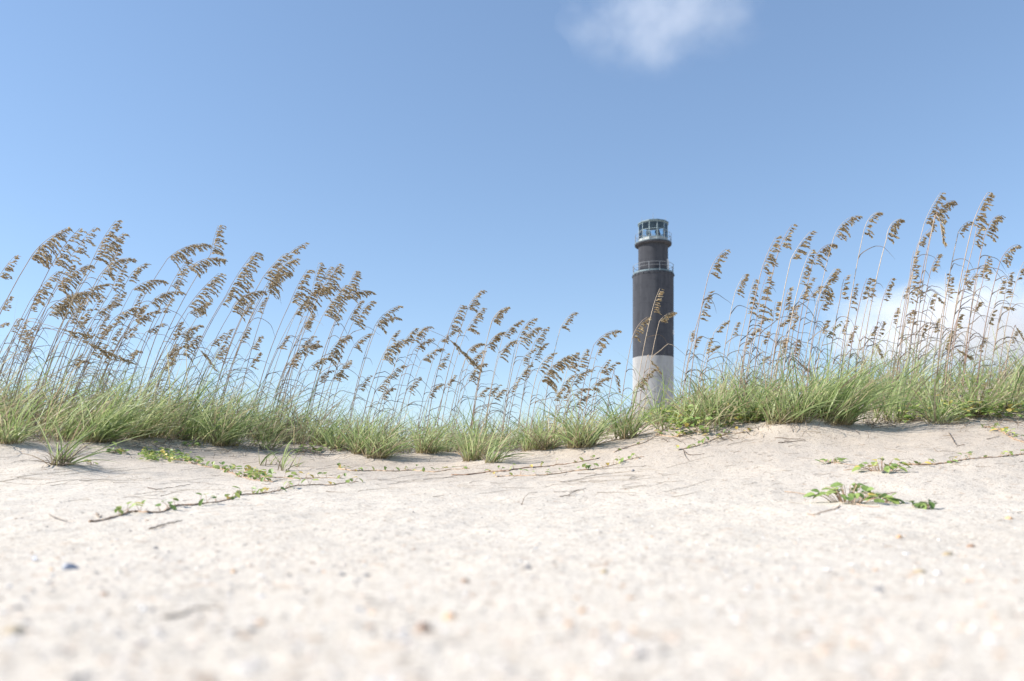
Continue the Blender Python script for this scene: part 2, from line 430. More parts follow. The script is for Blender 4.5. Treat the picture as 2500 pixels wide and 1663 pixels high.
SEEDLINGS = [(635, 1136, 5, 0.30, 0.5, 'thin lone grass seedling, first of four in the shaded sand'),
             (661, 1134, 5, 0.28, 0.2, 'short grass seedling, second of four in the shaded sand'),
             (688, 1149, 9, 0.40, 0.6, 'largest grass seedling of four, nearest, with blades bowed right'),
             (724, 1139, 6, 0.30, 0.4, 'slim grass seedling with purple foot, last of four in the sand')]
tuft_pos = [hit(t[0], t[1]) for t in TUFTS]
for t, p in zip(TUFTS, tuft_pos):
    HUM.append((p.x, p.y + 0.05, 0.22, 0.035))
SEED_N = 90
VEG = (np.array([-300, 0, 300, 500, 700, 900, 1150, 1300, 1450, 1550, 1650, 1800, 2000, 2200, 2350, 2500, 2800], float),
       np.array([5.7, 5.75, 6.1, 6.4, 6.5, 6.7, 6.8, 6.7, 6.3, 5.9, 5.5, 5.3, 5.1, 5.35, 5.25, 5.05, 5.0]))
def toe(px): return float(np.interp(px, VEG[0], VEG[1])) + 0.30 * mnoise.noise((px * 0.011, 2.7, 0.3)) + 0.1 * mnoise.noise((px * 0.05, 9.7, 0.3))

# ------------------------------------------------------------------ ground sheet
def build_ground():
    rows = [-4000, -900, -200, -60, -20, -8, -3, -1.2, -0.5, -0.15, 0.05, 0.15, 0.22]
    d = 0.28
    while d < 9.5: rows.append(d); d *= 1.0088
    while d < 16: rows.append(d); d *= 1.02
    rows += [18, 22, 30, 45, 70, 110, 180, 320, 700, 1800, 5000, 9000]
    us = list(np.linspace(-0.82, 0.82, 380))
    us = [-30, -10, -4, -2, -1.4, -1.1, -0.95, -0.88] + us + [0.88, 0.95, 1.1, 1.4, 2, 4, 10, 30]
    V = np.zeros((len(rows), len(us), 3))
    for i, y in enumerate(rows):
        w = y if y > 0.28 else 0.28 + abs(y - 0.28) * 0.5
        for j, u in enumerate(us):
            x = u * w
            V[i, j] = (x, y, gz(x, y))
    nr, nc = len(rows), len(us)
    idx = np.arange(nr * nc).reshape(nr, nc)
    Q = np.stack([idx[:-1, :-1], idx[:-1, 1:], idx[1:, 1:], idx[1:, :-1]], -1).reshape(-1, 4)
    o = link('sand_ground', np_mesh('sand_ground', V.reshape(-1, 3), Q, smooth=True), M['sand'])
    tag(o, 'pale speckled beach sand rising to the grassy dune', kind='structure')
build_ground()

# ------------------------------------------------------------------ grass blades
def blades(roots, az, length, a0, a1, width, rnd, S=6, curl=0.0):
    """curved ribbons: roots (n,3); az heading; a0/a1 angle from upright at foot and tip"""
    n = len(roots); t = np.linspace(0, 1, S + 1)
    ang = a0[:, None] + (a1 - a0)[:, None] * t[None, :] ** 1.35
    azs = az[:, None] + curl * np.sin(t[None, :] * 3.0 + rnd[:, None] * 9) if curl else np.repeat(az[:, None], S + 1, 1)
    step = length[:, None] / S
    dx = np.sin(ang) * np.cos(azs) * step; dy = np.sin(ang) * np.sin(azs) * step; dz = np.cos(ang) * step
    pos = np.stack([np.cumsum(a, 1) - a[:, :1] for a in (dx, dy, dz)], -1) + roots[:, None, :]
    tw = rnd * 40.0
    side = np.stack([-np.sin(az), np.cos(az), np.zeros(n)], -1)
    nrm = np.stack([np.cos(a0) * np.cos(az), np.cos(a0) * np.sin(az), -np.sin(a0)], -1)
    sd = side * np.cos(tw)[:, None] + nrm * np.sin(tw)[:, None]
    prof = np.clip(np.minimum(0.55 + t * 2.0, 1.0) * (1 - t ** 2.2), 0.04, 1)
    off = sd[:, None, :] * (width[:, None] * prof[None, :] * 0.5)[..., None]
    V = np.stack([pos - off, pos + off], 2)                    # n, S+1, 2, 3
    idx = np.arange(n * (S + 1) * 2).reshape(n, S + 1, 2)
    Q = np.stack([idx[:, :-1, 0], idx[:, :-1, 1], idx[:, 1:, 1], idx[:, 1:, 0]], -1).reshape(-1, 4)
    T = np.zeros((n, S + 1, 2, 4)); T[..., 0] = rnd[:, None, None]; T[..., 1] = t[None, :, None]; T[..., 3] = 1
    return V.reshape(-1, 3), Q, T.reshape(-1, 4)

def tuft_blades(cx, cy, n, length, lean, spread, dry, foot=0.06):
    r = foot * np.sqrt(RNG.random(n)); th = RNG.random(n) * 2 * np.pi
    x = cx + r * np.cos(th); y = cy + r * np.sin(th)
    z0 = gz(cx, cy) - 0.012
    roots = np.stack([x, y, np.full(n, z0)], -1)
    # every blade fans outward, and the wind lays it over to the right
    fan = RNG.normal(0, 0.46 * spread, (n, 2))
    vx = fan[:, 0] + lean * 0.55 + 0.3 * r / foot * np.cos(th) * spread
    vy = fan[:, 1] * 0.9 + 0.3 * r / foot * np.sin(th) * spread - 0.03
    az = np.arctan2(vy, vx); mag = np.hypot(vx, vy)
    a0 = np.arctan(mag * 0.55)
    a1 = np.clip(a0 + np.abs(RNG.normal(0.7 + 0.6 * lean, 0.6, n)), 0.02, 2.4)
    kind = RNG.random(n)                                # some blades arch right over, some have fallen and lie down wind
    arch = (kind > 0.16) & (kind < 0.55); fall = kind <= 0.16
    a1[arch] = np.clip(a0[arch] + np.abs(RNG.normal(1.5, 0.35, arch.sum())), 0.4, 2.5)
    az[fall] = RNG.normal(0.0, 0.75, fall.sum())
    a0[fall] = RNG.uniform(0.55, 1.15, fall.sum()); a1[fall] = a0[fall] + RNG.uniform(0.3, 0.9, fall.sum())
    # the tip swings round with the wind
    az = np.arctan2(np.sin(az) * (1 - 0.35 * min(lean, 1)), np.cos(az) + 0.35 * lean)
    ln = length * (0.3 + 0.95 * RNG.random(n) ** 1.1)
    wd = 0.0045 + 0.0070 * RNG.random(n)
    rnd = np.clip(RNG.random(n) * 0.6 + RNG.random() * 0.25, 0, 0.82)
    d = RNG.random(n) < dry
    rnd[d] = 0.86 + 0.14 * RNG.random(d.sum())
    return roots, az, ln, a0, a1, wd, rnd

def stubble(cx, cy, n, length):
    r = 0.05 * np.sqrt(RNG.random(n)); th = RNG.random(n) * 2 * np.pi
    roots = np.stack([cx + r * np.cos(th), cy + r * np.sin(th), np.full(n, gz(cx, cy) - 0.012)], -1)
    az = RNG.random(n) * 2 * np.pi
    a0 = np.abs(RNG.normal(0.55, 0.35, n)); a1 = a0 + np.abs(RNG.normal(0.7, 0.5, n))
    return roots, az, length * (0.4 + 0.8 * RNG.random(n)), a0, a1, 0.004 + 0.004 * RNG.random(n), RNG.random(n)

def make_tuft(name, p, nb, ln, lean, spread, dry, label, group, dead=None, foot=0.06):
    root = empty(name, p, label, 'grass', group)
    V, Q, T = blades(*tuft_blades(p.x, p.y, nb, ln, lean, spread, dry, foot))
    V = V - np.array(p)
    link('green_blades', np_mesh('green_blades', V, Q, T), M['grass'], root)
    k = dead if dead is not None else int(nb * (0.15 + 0.5 * dry))
    V, Q, T = blades(*stubble(p.x, p.y, max(k, 4), ln * 0.45), S=4)
    link('dry_stubble', np_mesh('dry_stubble', V - np.array(p), Q, T), M['straw'], root)
    return root

for t, p in zip(TUFTS, tuft_pos):
    p.z = gz(p.x, p.y)
    make_tuft('grass_tuft', p, int(t[2] * 1.25), t[3], t[4], t[5], t[6], t[7], 'grass tufts along the foot of the dune',
              dead=70 if t[0] == 144 else None, foot=0.05 + 0.0004 * t[2])
for px, py, nb, ln, lean, lab in SEEDLINGS:
    p = hit(px, py)
    make_tuft('grass_seedling', p, nb, ln, lean, 0.8, 0.1, lab, 'grass seedlings in the sand', dead=5, foot=0.008)

# the mass of dune grass behind the front tufts
LEN = (np.array([-300, 0, 300, 600, 800, 1000, 1200, 1440, 1580, 1740, 1900, 2200, 2500, 2800], float),
       np.array([0.88, 0.88, 0.82, 0.76, 0.64, 0.54, 0.48, 0.42, 0.30, 0.46, 0.60, 0.62, 0.56, 0.56]))
LEAN = (np.array([-300, 300, 700, 1000, 1400, 2500, 2800], float), np.array([0.7, 0.65, 0.5, 0.25, 0.1, 0.15, 0.15]))
def dune_grass():
    parts = []
    for _ in range(840):
        px = random.uniform(-260, 2760)
        dense = 0.85 if px < 900 else (0.55 if px < 1560 else 0.75)
        if 1440 < px < 1670: dense = 0.32
        if random.random() > dense: continue
        t0 = toe(px)
        d = t0 + 0.05 + random.random() ** 1.15 * (9.4 - t0)
        x = (px - CX) / F * d
        n = random.randint(12, 26)
        ln = float(np.interp(px, *LEN)) * random.uniform(0.5, 1.2)
        foot_r = random.uniform(0.06, 0.2)
        parts.append(tuft_blades(x, d, n, ln, float(np.interp(px, *LEAN)) * random.uniform(0.5, 1.4), random.uniform(0.7, 1.1), random.choice((0.10, 0.2, 0.3, 0.5)), foot=foot_r))
    A = [np.concatenate([q[i] for q in parts]) for i in range(7)]
    V, Q, T = blades(*A)
    o = link('dune_grass', np_mesh('dune_grass', V, Q, T), M['grass'])
    tag(o, 'grey-green dune grass covering the crest of the dune', 'grass', kind='stuff')
    # dry blades and curled old leaves through it
    parts = []
    for _ in range(560):
        px = random.uniform(-260, 2760); t0 = toe(px)
        d = t0 + 0.1 + random.random() * (9.0 - t0); x = (px - CX) / F * d
        n = random.randint(4, 9)
        r = tuft_blades(x, d, n, float(np.interp(px, *LEN)) * random.uniform(0.7, 1.5), 0.5, 1.0, 0.0, foot=0.1)
        r = list(r); r[5] = r[5] * 0.6; r[6] = RNG.random(n); r[4] = r[4] + 0.35
        parts.append(r)
    A = [np.concatenate([q[i] for q in parts]) for i in range(7)]
    V, Q, T = blades(*A, S=8, curl=0.7)
    o = link('dry_grass', np_mesh('dry_grass', V, Q, T), M['straw'])
    tag(o, 'thin curled dry blades mixed through the dune grass', 'grass', kind='stuff')
dune_grass()

# ------------------------------------------------------------------ sea oats
RG = {'A': (0, 500, 3.681), 'B': (600, 550, 3.681), 'C': (1000, 650, 3.681), 'D': (1600, 450, 2.851), 'E': (2000, 450, 2.85)}
# region, tip, foot of the seed head, fullness, control point (bend) or None, look
OATS = [
 ('A', 140, 455, -20, 660, .7, None), ('A', 600, 208, 265, 490, 1.5, (360, 320)), ('A', 718, 212, 460, 545, .7, None), ('A', 850, 200, 615, 500, .5, None),
 ('A', 1040, 140, 830, 500, .9, None), ('A', 1112, 250, 890, 475, .9, None), ('A', 1180, 478, 890, 640, .9, (1010, 470)), ('A', 1060, 410, 960, 560, .7, None),
 ('A', 1322, 520, 1140, 690, .8, (1190, 570)), ('A', 1110, 530, 1000, 770, .7, None), ('A', 512, 598, 270, 865, .8, None), ('A', 640, 538, 500, 745, .8, None),
 ('A', 795, 535, 500, 770, 1.2, (610, 610)), ('A', 885, 790, 430, 940, 1.3, (650, 740)), ('A', 690, 800, 430, 985, 1.1, None), ('A', 1475, 680, 1190, 765, 1.0, (1310, 650)),
 ('A', 1865, 352, 1505, 485, 1.1, (1670, 330)), ('A', 1690, 490, 1530, 735, .7, None), ('A', 1962, 185, 1890, 450, 1.0, None), ('A', 2010, 490, 1680, 580, 1.2, (1840, 440)),
 ('A', 1965, 615, 1680, 930, .9, None), ('A', 1625, 780, 1340, 895, 1.0, (1450, 750)), ('A', 2290, 418, 2030, 815, 1.0, None), ('A', 2356, 770, 2075, 960, 1.2, (2120, 790)),
 ('A', 985, 705, 760, 770, .7, None), ('A', 1040, 890, 855, 995, .9, (920, 900)), ('A', 1225, 920, 1005, 1040, .9, (1090, 950)), ('A', 1108, 790, 1025, 905, .5, None),
 ('A', 1245, 800, 1160, 1000, .5, None), ('A', 1405, 950, 1195, 1045, .8, None), ('A', 1462, 1070, 1310, 1145, .6, None), ('A', 1870, 880, 1690, 975, .7, None),
 ('A', 1800, 1078, 1605, 1185, 1.0, (1680, 1100)), ('A', 2015, 1150, 1875, 1265, .5, None), ('A', 1780, 1170, 1615, 1355, .9, None), ('A', 1612, 1270, 1485, 1365, .7, None),
 ('A', 1540, 1400, 1455, 1485, .6, None), ('A', 1255, 1310, 1135, 1355, .5, None), ('A', 800, 930, 670, 1085, .7, None), ('A', 785, 1010, 690, 1105, .5, None),
 ('A', 1025, 1060, 875, 1165, .8, None), ('A', 1165, 1110, 1085, 1195, .4, None), ('A', 60, 1055, -15, 1095, .4, None), ('A', 210, 1130, 140, 1200, .4, None),
 ('A', 280, 1190, 185, 1325, .4, None), ('A', 800, 1412, 650, 1432, .5, (720, 1370)), ('A', 1300, 900, 1200, 1010, .7, None),
 ('B', 532, 160, 345, 300, .8, (430, 200)), ('B', 440, 300, 170, 560, 1.0, (300, 330)), ('B', 345, 258, 150, 475, .8, None), ('B', 390, 425, 170, 600, 1.1, (270, 390)),
 ('B', 552, 395, 395, 705, .8, None), ('B', 658, 335, 595, 610, .9, None), ('B', 832, 350, 660, 620, 1.0, None), ('B', 765, 370, 690, 480, .5, None),
 ('B', 812, 550, 480, 730, 1.1, (600, 540)), ('B', 985, 405, 890, 660, 1.0, None), ('B', 882, 545, 690, 815, 1.2, None), ('B', 1138, 600, 900, 640, 1.0, (1040, 560)),
 ('B', 1132, 680, 955, 890, .9, (1050, 730)), ('B', 1030, 680, 920, 850, .8, None), ('B', 1378, 720, 1160, 905, .8, (1230, 770)), ('B', 1378, 828, 1185, 890, .9, (1270, 810)), ('B', 1120, 970, 960, 1105, .8, (1010, 1010)),
 ('B', 915, 990, 715, 1205, 1.1, (790, 1030)), ('B', 660, 1075, 460, 1135, .9, (560, 1050)), ('B', 600, 990, 480, 1105, .6, None), ('B', 1362, 945, 1295, 1035, .5, None),
 ('B', 1425, 1020, 1215, 1210, 1.2, (1270, 1050)), ('B', 1522, 920, 1415, 1055, .7, None), ('B', 1658, 908, 1500, 1040, 1.0, (1550, 910)), ('B', 1668, 1020, 1505, 1125, .9, (1570, 1030)),
 ('B', 1892, 935, 1735, 1055, .6, (1800, 970)), ('B', 1760, 1105, 1575, 1225, .8, (1640, 1120)), ('B', 1935, 712, 1830, 935, .9, None), ('B', 2122, 580, 1988, 765, .9, (2030, 650)),
 ('B', 2120, 745, 1975, 955, .8, None), ('B', 2345, 735, 2210, 865, .8, (2260, 760)), ('B', 1805, 1160, 1715, 1295, .5, None), ('B', 925, 1210, 775, 1390, .8, None),
 ('B', 1412, 1255, 1285, 1375, .8, (1330, 1290)), ('B', 1282, 1350, 1165, 1495, .7, None), ('B', 765, 1300, 645, 1410, .7, (690, 1310)), ('B', 765, 1200, 570, 1280, .8, (660, 1170)),
 ('B', 1552, 1370, 1445, 1490, .7, None), ('B', 1325, 1462, 1205, 1560, .8, (1260, 1460)), ('B', 1755, 1420, 1635, 1545, .8, (1690, 1430)), ('B', 1862, 1355, 1795, 1455, .4, None),
 ('B', 2115, 1060, 1995, 1130, .7, (2050, 1060)), ('B', 2125, 1120, 2000, 1250, .8, None), ('B', 2308, 955, 2165, 1105, .8, (2210, 990)), ('B', 2140, 1240, 1990, 1400, 1.0, (2040, 1260)), ('B', 1110, 1345, 1005, 1480, .5, None),
 ('C', 872, 365, 742, 495, .8, (790, 400)), ('C', 832, 590, 692, 735, .8, (750, 620)), ('C', 998, 485, 838, 635, .9, (900, 530)), ('C', 1118, 465, 968, 655, .8, (1030, 500)),
 ('C', 1158, 545, 978, 695, .9, (1060, 570)), ('C', 1222, 555, 1105, 725, .9, (1160, 590)), ('C', 938, 660, 798, 825, .9, (850, 690)), ('C', 1216, 692, 1108, 838, .8, (1150, 730)),
 ('C', 1112, 740, 996, 885, .7, (1030, 780)), ('C', 1082, 870, 985, 1005, .8, None), ('C', 1282, 780, 1150, 945, .8, (1200, 820)), ('C', 1482, 408, 1353, 565, .8, (1400, 460)),
 ('C', 1445, 795, 1168, 1045, 1.4, (1260, 860)), ('C', 1494, 768, 1415, 935, 1.0, None), ('C', 1582, 745, 1505, 915, .7, None), ('C', 1868, 572, 1655, 710, .9, (1740, 585)),
 ('C', 1725, 695, 1678, 795, .4, None), ('C', 1622, 925, 1455, 1055, 1.0, (1530, 930)), ('C', 1462, 970, 1365, 1075, .7, None), ('C', 1782, 840, 1695, 965, .5, None),
 ('C', 1868, 855, 1718, 965, .7, (1780, 890)), ('C', 1778, 1000, 1615, 1115, .9, (1690, 1000)), ('C', 1615, 1100, 1455, 1165, .8, (1530, 1080)), ('C', 1602, 1148, 1475, 1255, .8, None),
 ('C', 1372, 1090, 1278, 1205, .7, None), ('C', 1412, 1100, 1365, 1210, .4, None), ('C', 962, 1020, 898, 1130, .6, None), ('C', 792, 1070, 690, 1165, .6, None), ('C', 852, 1098, 750, 1190, .7, None),
 ('C', 692, 1090, 605, 1175, .6, None), ('C', 655, 690, 525, 765, .7, (580, 690)), ('C', 2145, 452, 2003, 640, .55, (2050, 500)), ('C', 2250, 200, 2175, 420, .45, None), ('C', 2368, 410, 2245, 495, .8, (2290, 430)), ('C', 2180, 920, 2020, 1090, .9, None),
 ('D', 495, 450, 370, 635, .7, (410, 500)), ('D', 375, 745, 300, 935, .6, None), ('D', 485, 950, 408, 1035, .6, None), ('D', 370, 1075, 338, 1185, .5, None), ('D', 425, 1120, 362, 1165, .5, None),
 ('D', 620, 625, 553, 760, .7, None), ('D', 690, 655, 632, 905, .6, None), ('D', 840, 365, 738, 605, .8, None), ('D', 780, 615, 702, 945, .7, None), ('D', 757, 930, 698, 985, .5, None),
 ('D', 715, 1000, 648, 1055, .5, None), ('D', 952, 280, 865, 440, .7, None), ('D', 840, 810, 820, 935, .4, None), ('D', 1078, 328, 943, 525, .8, None), ('D', 925, 730, 893, 880, .6, None),
 ('D', 908, 940, 852, 995, .5, None), ('D', 1085, 455, 998, 700, .5, None), ('D', 1085, 650, 998, 810, .5, None), ('D', 1252, 415, 1093, 555, .8, (1150, 400)), ('D', 1252, 583, 1128, 805, .9, None),
 ('D', 1142, 703, 1073, 785, .7, None), ('D', 1216, 755, 1143, 875, .6, None), ('D', 1283, 953, 1178, 1058, .5, (1210, 1000), 'yellow'), ('D', 245, 1020, 230, 1105, .3, None), ('D', 290, 1065, 250, 1145, .4, None),
 ('D', 780, 1195, 728, 1225, .4, None),
 ('E', 276, 215, 103, 365, .8, (160, 225)), ('E', 420, 190, 303, 360, .6, (330, 205)), ('E', 572, 240, 468, 380, 1.0, (480, 250)), ('E', 846, 55, 728, 280, .8, None), ('E', 775, 305, 685, 420, .7, (720, 350)),
 ('E', 936, 113, 805, 240, 1.1, (840, 110)), ('E', 1050, 255, 968, 335, .7, (1000, 270)), ('E', 1174, 55, 1068, 280, 1.0, None), ('E', 1130, 200, 1075, 410, .7, None), ('E', 1258, 213, 1148, 365, 1.1, (1190, 225)),
 ('E', 826, 485, 773, 612, .7, None), ('E', 660, 462, 632, 640, .5, None), ('E', 655, 590, 622, 820, .5, None), ('E', 332, 655, 285, 810, .5, None), ('E', 362, 655, 338, 810, .5, None), ('E', 178, 643, 145, 800, .6, None),
 ('E', 240, 700, 210, 860, .6, None), ('E', 602, 710, 573, 805, .6, None), ('E', 690, 670, 685, 805, .4, None), ('E', 788, 760, 753, 865, .7, None), ('E', 880, 620, 880, 785, .4, None), ('E', 908, 648, 902, 775, .4, None),
 ('E', 650, 875, 633, 985, .5, None), ('E', 1012, 600, 990, 705, .6, None), ('E', 1078, 623, 1013, 725, .7, None), ('E', 1146, 558, 1103, 645, .9, None), ('E', 1166, 500, 1138, 675, .6, None), ('E', 1112, 815, 1063, 885, .9, None),
 ('E', 1382, 420, 1258, 540, .8, (1310, 425)), ('E', 1320, 618, 1288, 800, .7, None), ('E', 1272, 660, 1238, 768, .7, None), ('E', 1342, 860, 1268, 850, .5, None), ('E', 1426, 535, 1373, 670, .8, None), ('E', 502, 655, 440, 810, .6, None),
 ('E', 862, 822, 815, 785, .4, None),
]
# broken stalks: knee, foot of the hanging head, hanging tip
BROKEN = [('A', 400, 1105, 760, 1230, 1132, 1395, .5, 'long broken sea oat folded over low, dark head pointing down right'),
          ('A', 150, 1030, 560, 1122, 850, 1180, .5, 'broken sea oat bent level near the left edge, thin brown head'),
          ('A', 1640, 1190, 1790, 1300, 1930, 1490, .4, 'broken sea oat with a small narrow head hanging into the grass'),
          ('B', 1620, 938, 1830, 1030, 2085, 1285, .9, 'snapped sea oat in the middle, heavy dark head hanging down right'),
          ('C', 1838, 930, 1838, 965, 1872, 1115, .35, 'short broken sea oat with narrow hanging head just left of the lighthouse'),
          ('C', 2140, 800, 2150, 832, 2245, 945, .45, 'folded sea oat hanging across the white part of the lighthouse'),
          ('D', 710, 1005, 985, 1228, 1052, 1290, .4, 'broken sea oat slanting down right into the grass on the bright dune'),
          ('E', 805, 215, 838, 245, 862, 412, .5, 'sea oat with a thin hanging head under a thick nodding one'),
          ('E', 300, 1060, 385, 1105, 425, 1192, .5, 'broken sea oat with a dark stub of a head, deep in the grass'),
          ('E', 900, 1120, 948, 1140, 1052, 1202, .4, 'broken sea oat lying over the grass below the right-hand cloud'),
          ('E', 1360, 985, 1368, 992, 1425, 1092, .5, 'broken sea oat with a hanging head at the right edge')]
SLOPE = (np.array([0, 450, 700, 900, 1200, 1500, 2500], float), np.array([0.40, 0.40, 0.34, 0.28, 0.20, 0.17, 0.16]))

def bez(a, b, c, t): return a * (1 - t) ** 2 + b * (2 * t * (1 - t)) + c * t ** 2

def spikelets(mb, axis, L, full, rnd, droop):
    """flat oat spikelets on wind-blown side branches along an axis (list of points)"""
    nb = max(7, int(10 + 15 * full * min(1.4, L / 0.28)))
    m = len(axis) - 1
    V = []; Fc = []; T = []
    for i in range(nb):
        s = (i + rnd.random() * 0.9) / nb
        f = s * m; k = min(int(f), m - 1); p = axis[k].lerp(axis[k + 1], f - k)
        ax = (axis[k + 1] - axis[k]).normalized()
        # branches trail down wind (to the right) and hang
        wind = Vector((1.0, rnd.uniform(-0.55, 0.55), rnd.uniform(-0.55, 0.05) - droop)).normalized()
        bd = (ax * rnd.uniform(0.25, 0.7) + wind * (0.9 if droop < 0.2 else 0.62)).normalized()
        bl = L * (0.20 + 0.20 * full) * (1.12 - 0.75 * s) * rnd.uniform(0.4, 1.3) * (1.0 if droop < 0.2 else 0.78)
        bl = min(max(bl, 0.028), 0.17)
        ns = max(3, int(bl / 0.0066))
        cur = p.copy(); dirv = bd.copy(); up = 0
        for j in range(ns):
            dirv = (dirv + Vector((0.02, 0, -0.06 - 0.05 * droop))).normalized()
            cur = cur + dirv * (bl / ns)
            if j == 0 and rnd.random() < 0.5: continue
            sd = dirv.cross(Vector((rnd.uniform(-1, 1), rnd.uniform(-1, 1), rnd.uniform(-1, 1)))).normalized()
            nn = dirv.cross(sd)
            d2 = (dirv + sd * rnd.uniform(-0.55, 0.55)).normalized()
            w2 = d2.cross(nn).normalized()
            l = rnd.uniform(0.021, 0.035); w = l * rnd.uniform(0.18, 0.30)
            b = len(V)
            V += [cur, cur + d2 * (l * 0.42) + w2 * w, cur + d2 * (l * 0.42) - w2 * w, cur + d2 * l, cur + d2 * (l * 0.45) + nn * (w * 0.5)]
            Fc += [(b, b + 1, b + 4), (b + 1, b + 3, b + 4), (b + 3, b + 2, b + 4), (b + 2, b, b + 4)]
            r = rnd.random(); T += [(r if r < 0.93 else 1.0, 0.5, 0, 1)] * 5
    return V, Fc, T

def curl_leaf(p, dir0, L, rnd, origin):
    """long dry leaf that leaves the stalk at a node, arches down wind and curls"""
    S = 11; pts = []; cur = p.copy(); d = dir0.copy()
    drop = rnd.uniform(0.03, 0.34); wig = rnd.uniform(0, 6.3); wa = rnd.uniform(0.05, 0.42); wnd = rnd.uniform(0.04, 0.26); kink = rnd.choice((2, 3, 4, 5, 7, 99, 99)); kv = rnd.uniform(-1.1, -0.3)
    for i in range(S + 1):
        pts.append(cur.copy())
        t = i / S
        d = (d + Vector((wnd + 0.35 * wa * math.cos(wig + i * 1.3), rnd.uniform(-0.12, 0.12), -drop * (0.6 + 1.3 * t) + wa * math.sin(wig + i * 1.15) + (kv if i == kink else 0)))).normalized()
        cur = cur + d * (L / S)
    V = []; Fc = []; T = []
    r = rnd.random() * 0.75
    for i, q in enumerate(pts):
        t = i / S; w = 0.0032 * (1 - t ** 1.6) + 0.0006
        dd = (pts[min(i + 1, S)] - pts[max(i - 1, 0)]).normalized()
        sdv = dd.cross(Vector((0.25, 1, 0.4))).normalized()
        tw = Vector((0, 1, 0)) * (w * 0.6)
        V += [q - origin + sdv * w + tw, q - origin - sdv * w - tw]; T += [(r, t, 0, 1)] * 2
        if i: Fc.append((2 * i - 2, 2 * i - 1, 2 * i + 1, 2 * i))
    return V, Fc, T

def pyd(name, V, Fc, T, mat, parent):
    me = bpy.data.meshes.new(name); me.from_pydata([tuple(v) for v in V], [], Fc)
    a = me.attributes.new('tint', 'FLOAT_COLOR', 'POINT')
    a.data.foreach_set('color', np.asarray(T, dtype=np.float32).ravel()); me.update()
    return link(name, me, mat, parent)

def oat(tip, start, ctrl, full, label, look=None, knee=None, rnd=None):
    px0, py0 = start
    lenpx = math.hypot(tip[0] - start[0], tip[1] - start[1])
    t0 = toe(px0)
    near = min(1.0, lenpx / 95.0)
    d = t0 + 0.35 + rnd.random() * 0.7 + (1 - near) * 1.7
    d = min(d, 8.6)
    # foot of the stalk on the sand
    a = knee if knee else start
    sl_ = float(np.interp(a[0], *SLOPE)) * rnd.uniform(0.82, 1.12)
    pyb = 1060.0
    for _ in range(8):
        pxb = a[0] - sl_ * (pyb - a[1])
        x = (pxb - CX) / F * d
        pyb = HY - (gz(x, d) - HC) / d * F
    base = P(pxb, pyb, d); base.z = gz(base.x, base.y) - 0.02
    dy = rnd.uniform(-0.25, 0.25)
    def Q(p, k):
        v = P(p[0], p[1], d + dy * k); return v
    root = empty('sea_oat_stalk', base, label, 'sea oats', 'sea oats on the dune')
    r = rnd.random()
    A = Q(a, 0.8)
    h = A - base
    c1 = base + Vector((h.x * 0.28, h.y * 0.4, h.z * 0.55))
    stem = [bez(base, c1, A, i / 9) for i in range(10)]
    if knee:
        S_ = Q(start, 0.9); Tp = Q(tip, 1.0)
        kpt = stem[-1]
        stem2 = stem + [kpt + Vector((0.012, 0, 0.006))] + [kpt.lerp(S_, k / 3) + Vector((0, 0, 0.012 * math.sin(k))) for k in (1, 2)] + [S_]
        axis = [S_.lerp(Tp, k / 5) for k in range(6)]
    else:
        S_ = stem[-1]; Tp = Q(tip, 1.0)
        if ctrl: Cp = Q(ctrl, 0.9)
        else: Cp = S_.lerp(Tp, 0.5) + Vector((-0.012, 0, 0.018)) * (lenpx / 80)
        axis = [bez(S_, Cp, Tp, k / 7) for k in range(8)]
        stem2 = list(stem)
    path = [p - base for p in stem2 + axis[1:]]
    m = len(path)
    th = rnd.uniform(0.8, 1.15)
    radii = [th * (0.0044 - 0.0028 * (i / (m - 1)) ** 0.9) for i in range(m)]
    mb = MB(); mb.tube(path, 0, radii, n=5, tint=(r, 0.5, 0, 1))
    for i in range(m):
        for k in range(5): mb.t[i * 5 + k] = (r, i / (m - 1), 0, 1)
    st = mb.build('stem', M['stem'], root, smooth=True)
    L = sum((axis[k + 1] - axis[k]).length for k in range(len(axis) - 1))
    droop = 0.05 if px0 < 1500 else 0.35
    if ctrl: droop += 0.25
    V, Fc, T = spikelets(None, [p - base for p in axis], L, full, rnd, droop)
    pyd('seed_head', V, Fc, T, M['seed_yellow'] if look == 'yellow' else M['seed'], root)
    for _ in range(rnd.choice((1, 2, 2, 3, 3))):
        f = rnd.uniform(0.30, 0.88) * 9; k = min(int(f), 8)
        p = stem[k].lerp(stem[k + 1], f - k)
        dr = ((stem[k + 1] - stem[k]).normalized() + Vector((rnd.uniform(0.1, 0.5), rnd.uniform(-0.3, 0.3), 0))).normalized()
        V, Fc, T = curl_leaf(p, dr, rnd.uniform(0.10, 0.44), rnd, base)
        pyd('leaf', V, Fc, T, M['straw'], root)
    return root

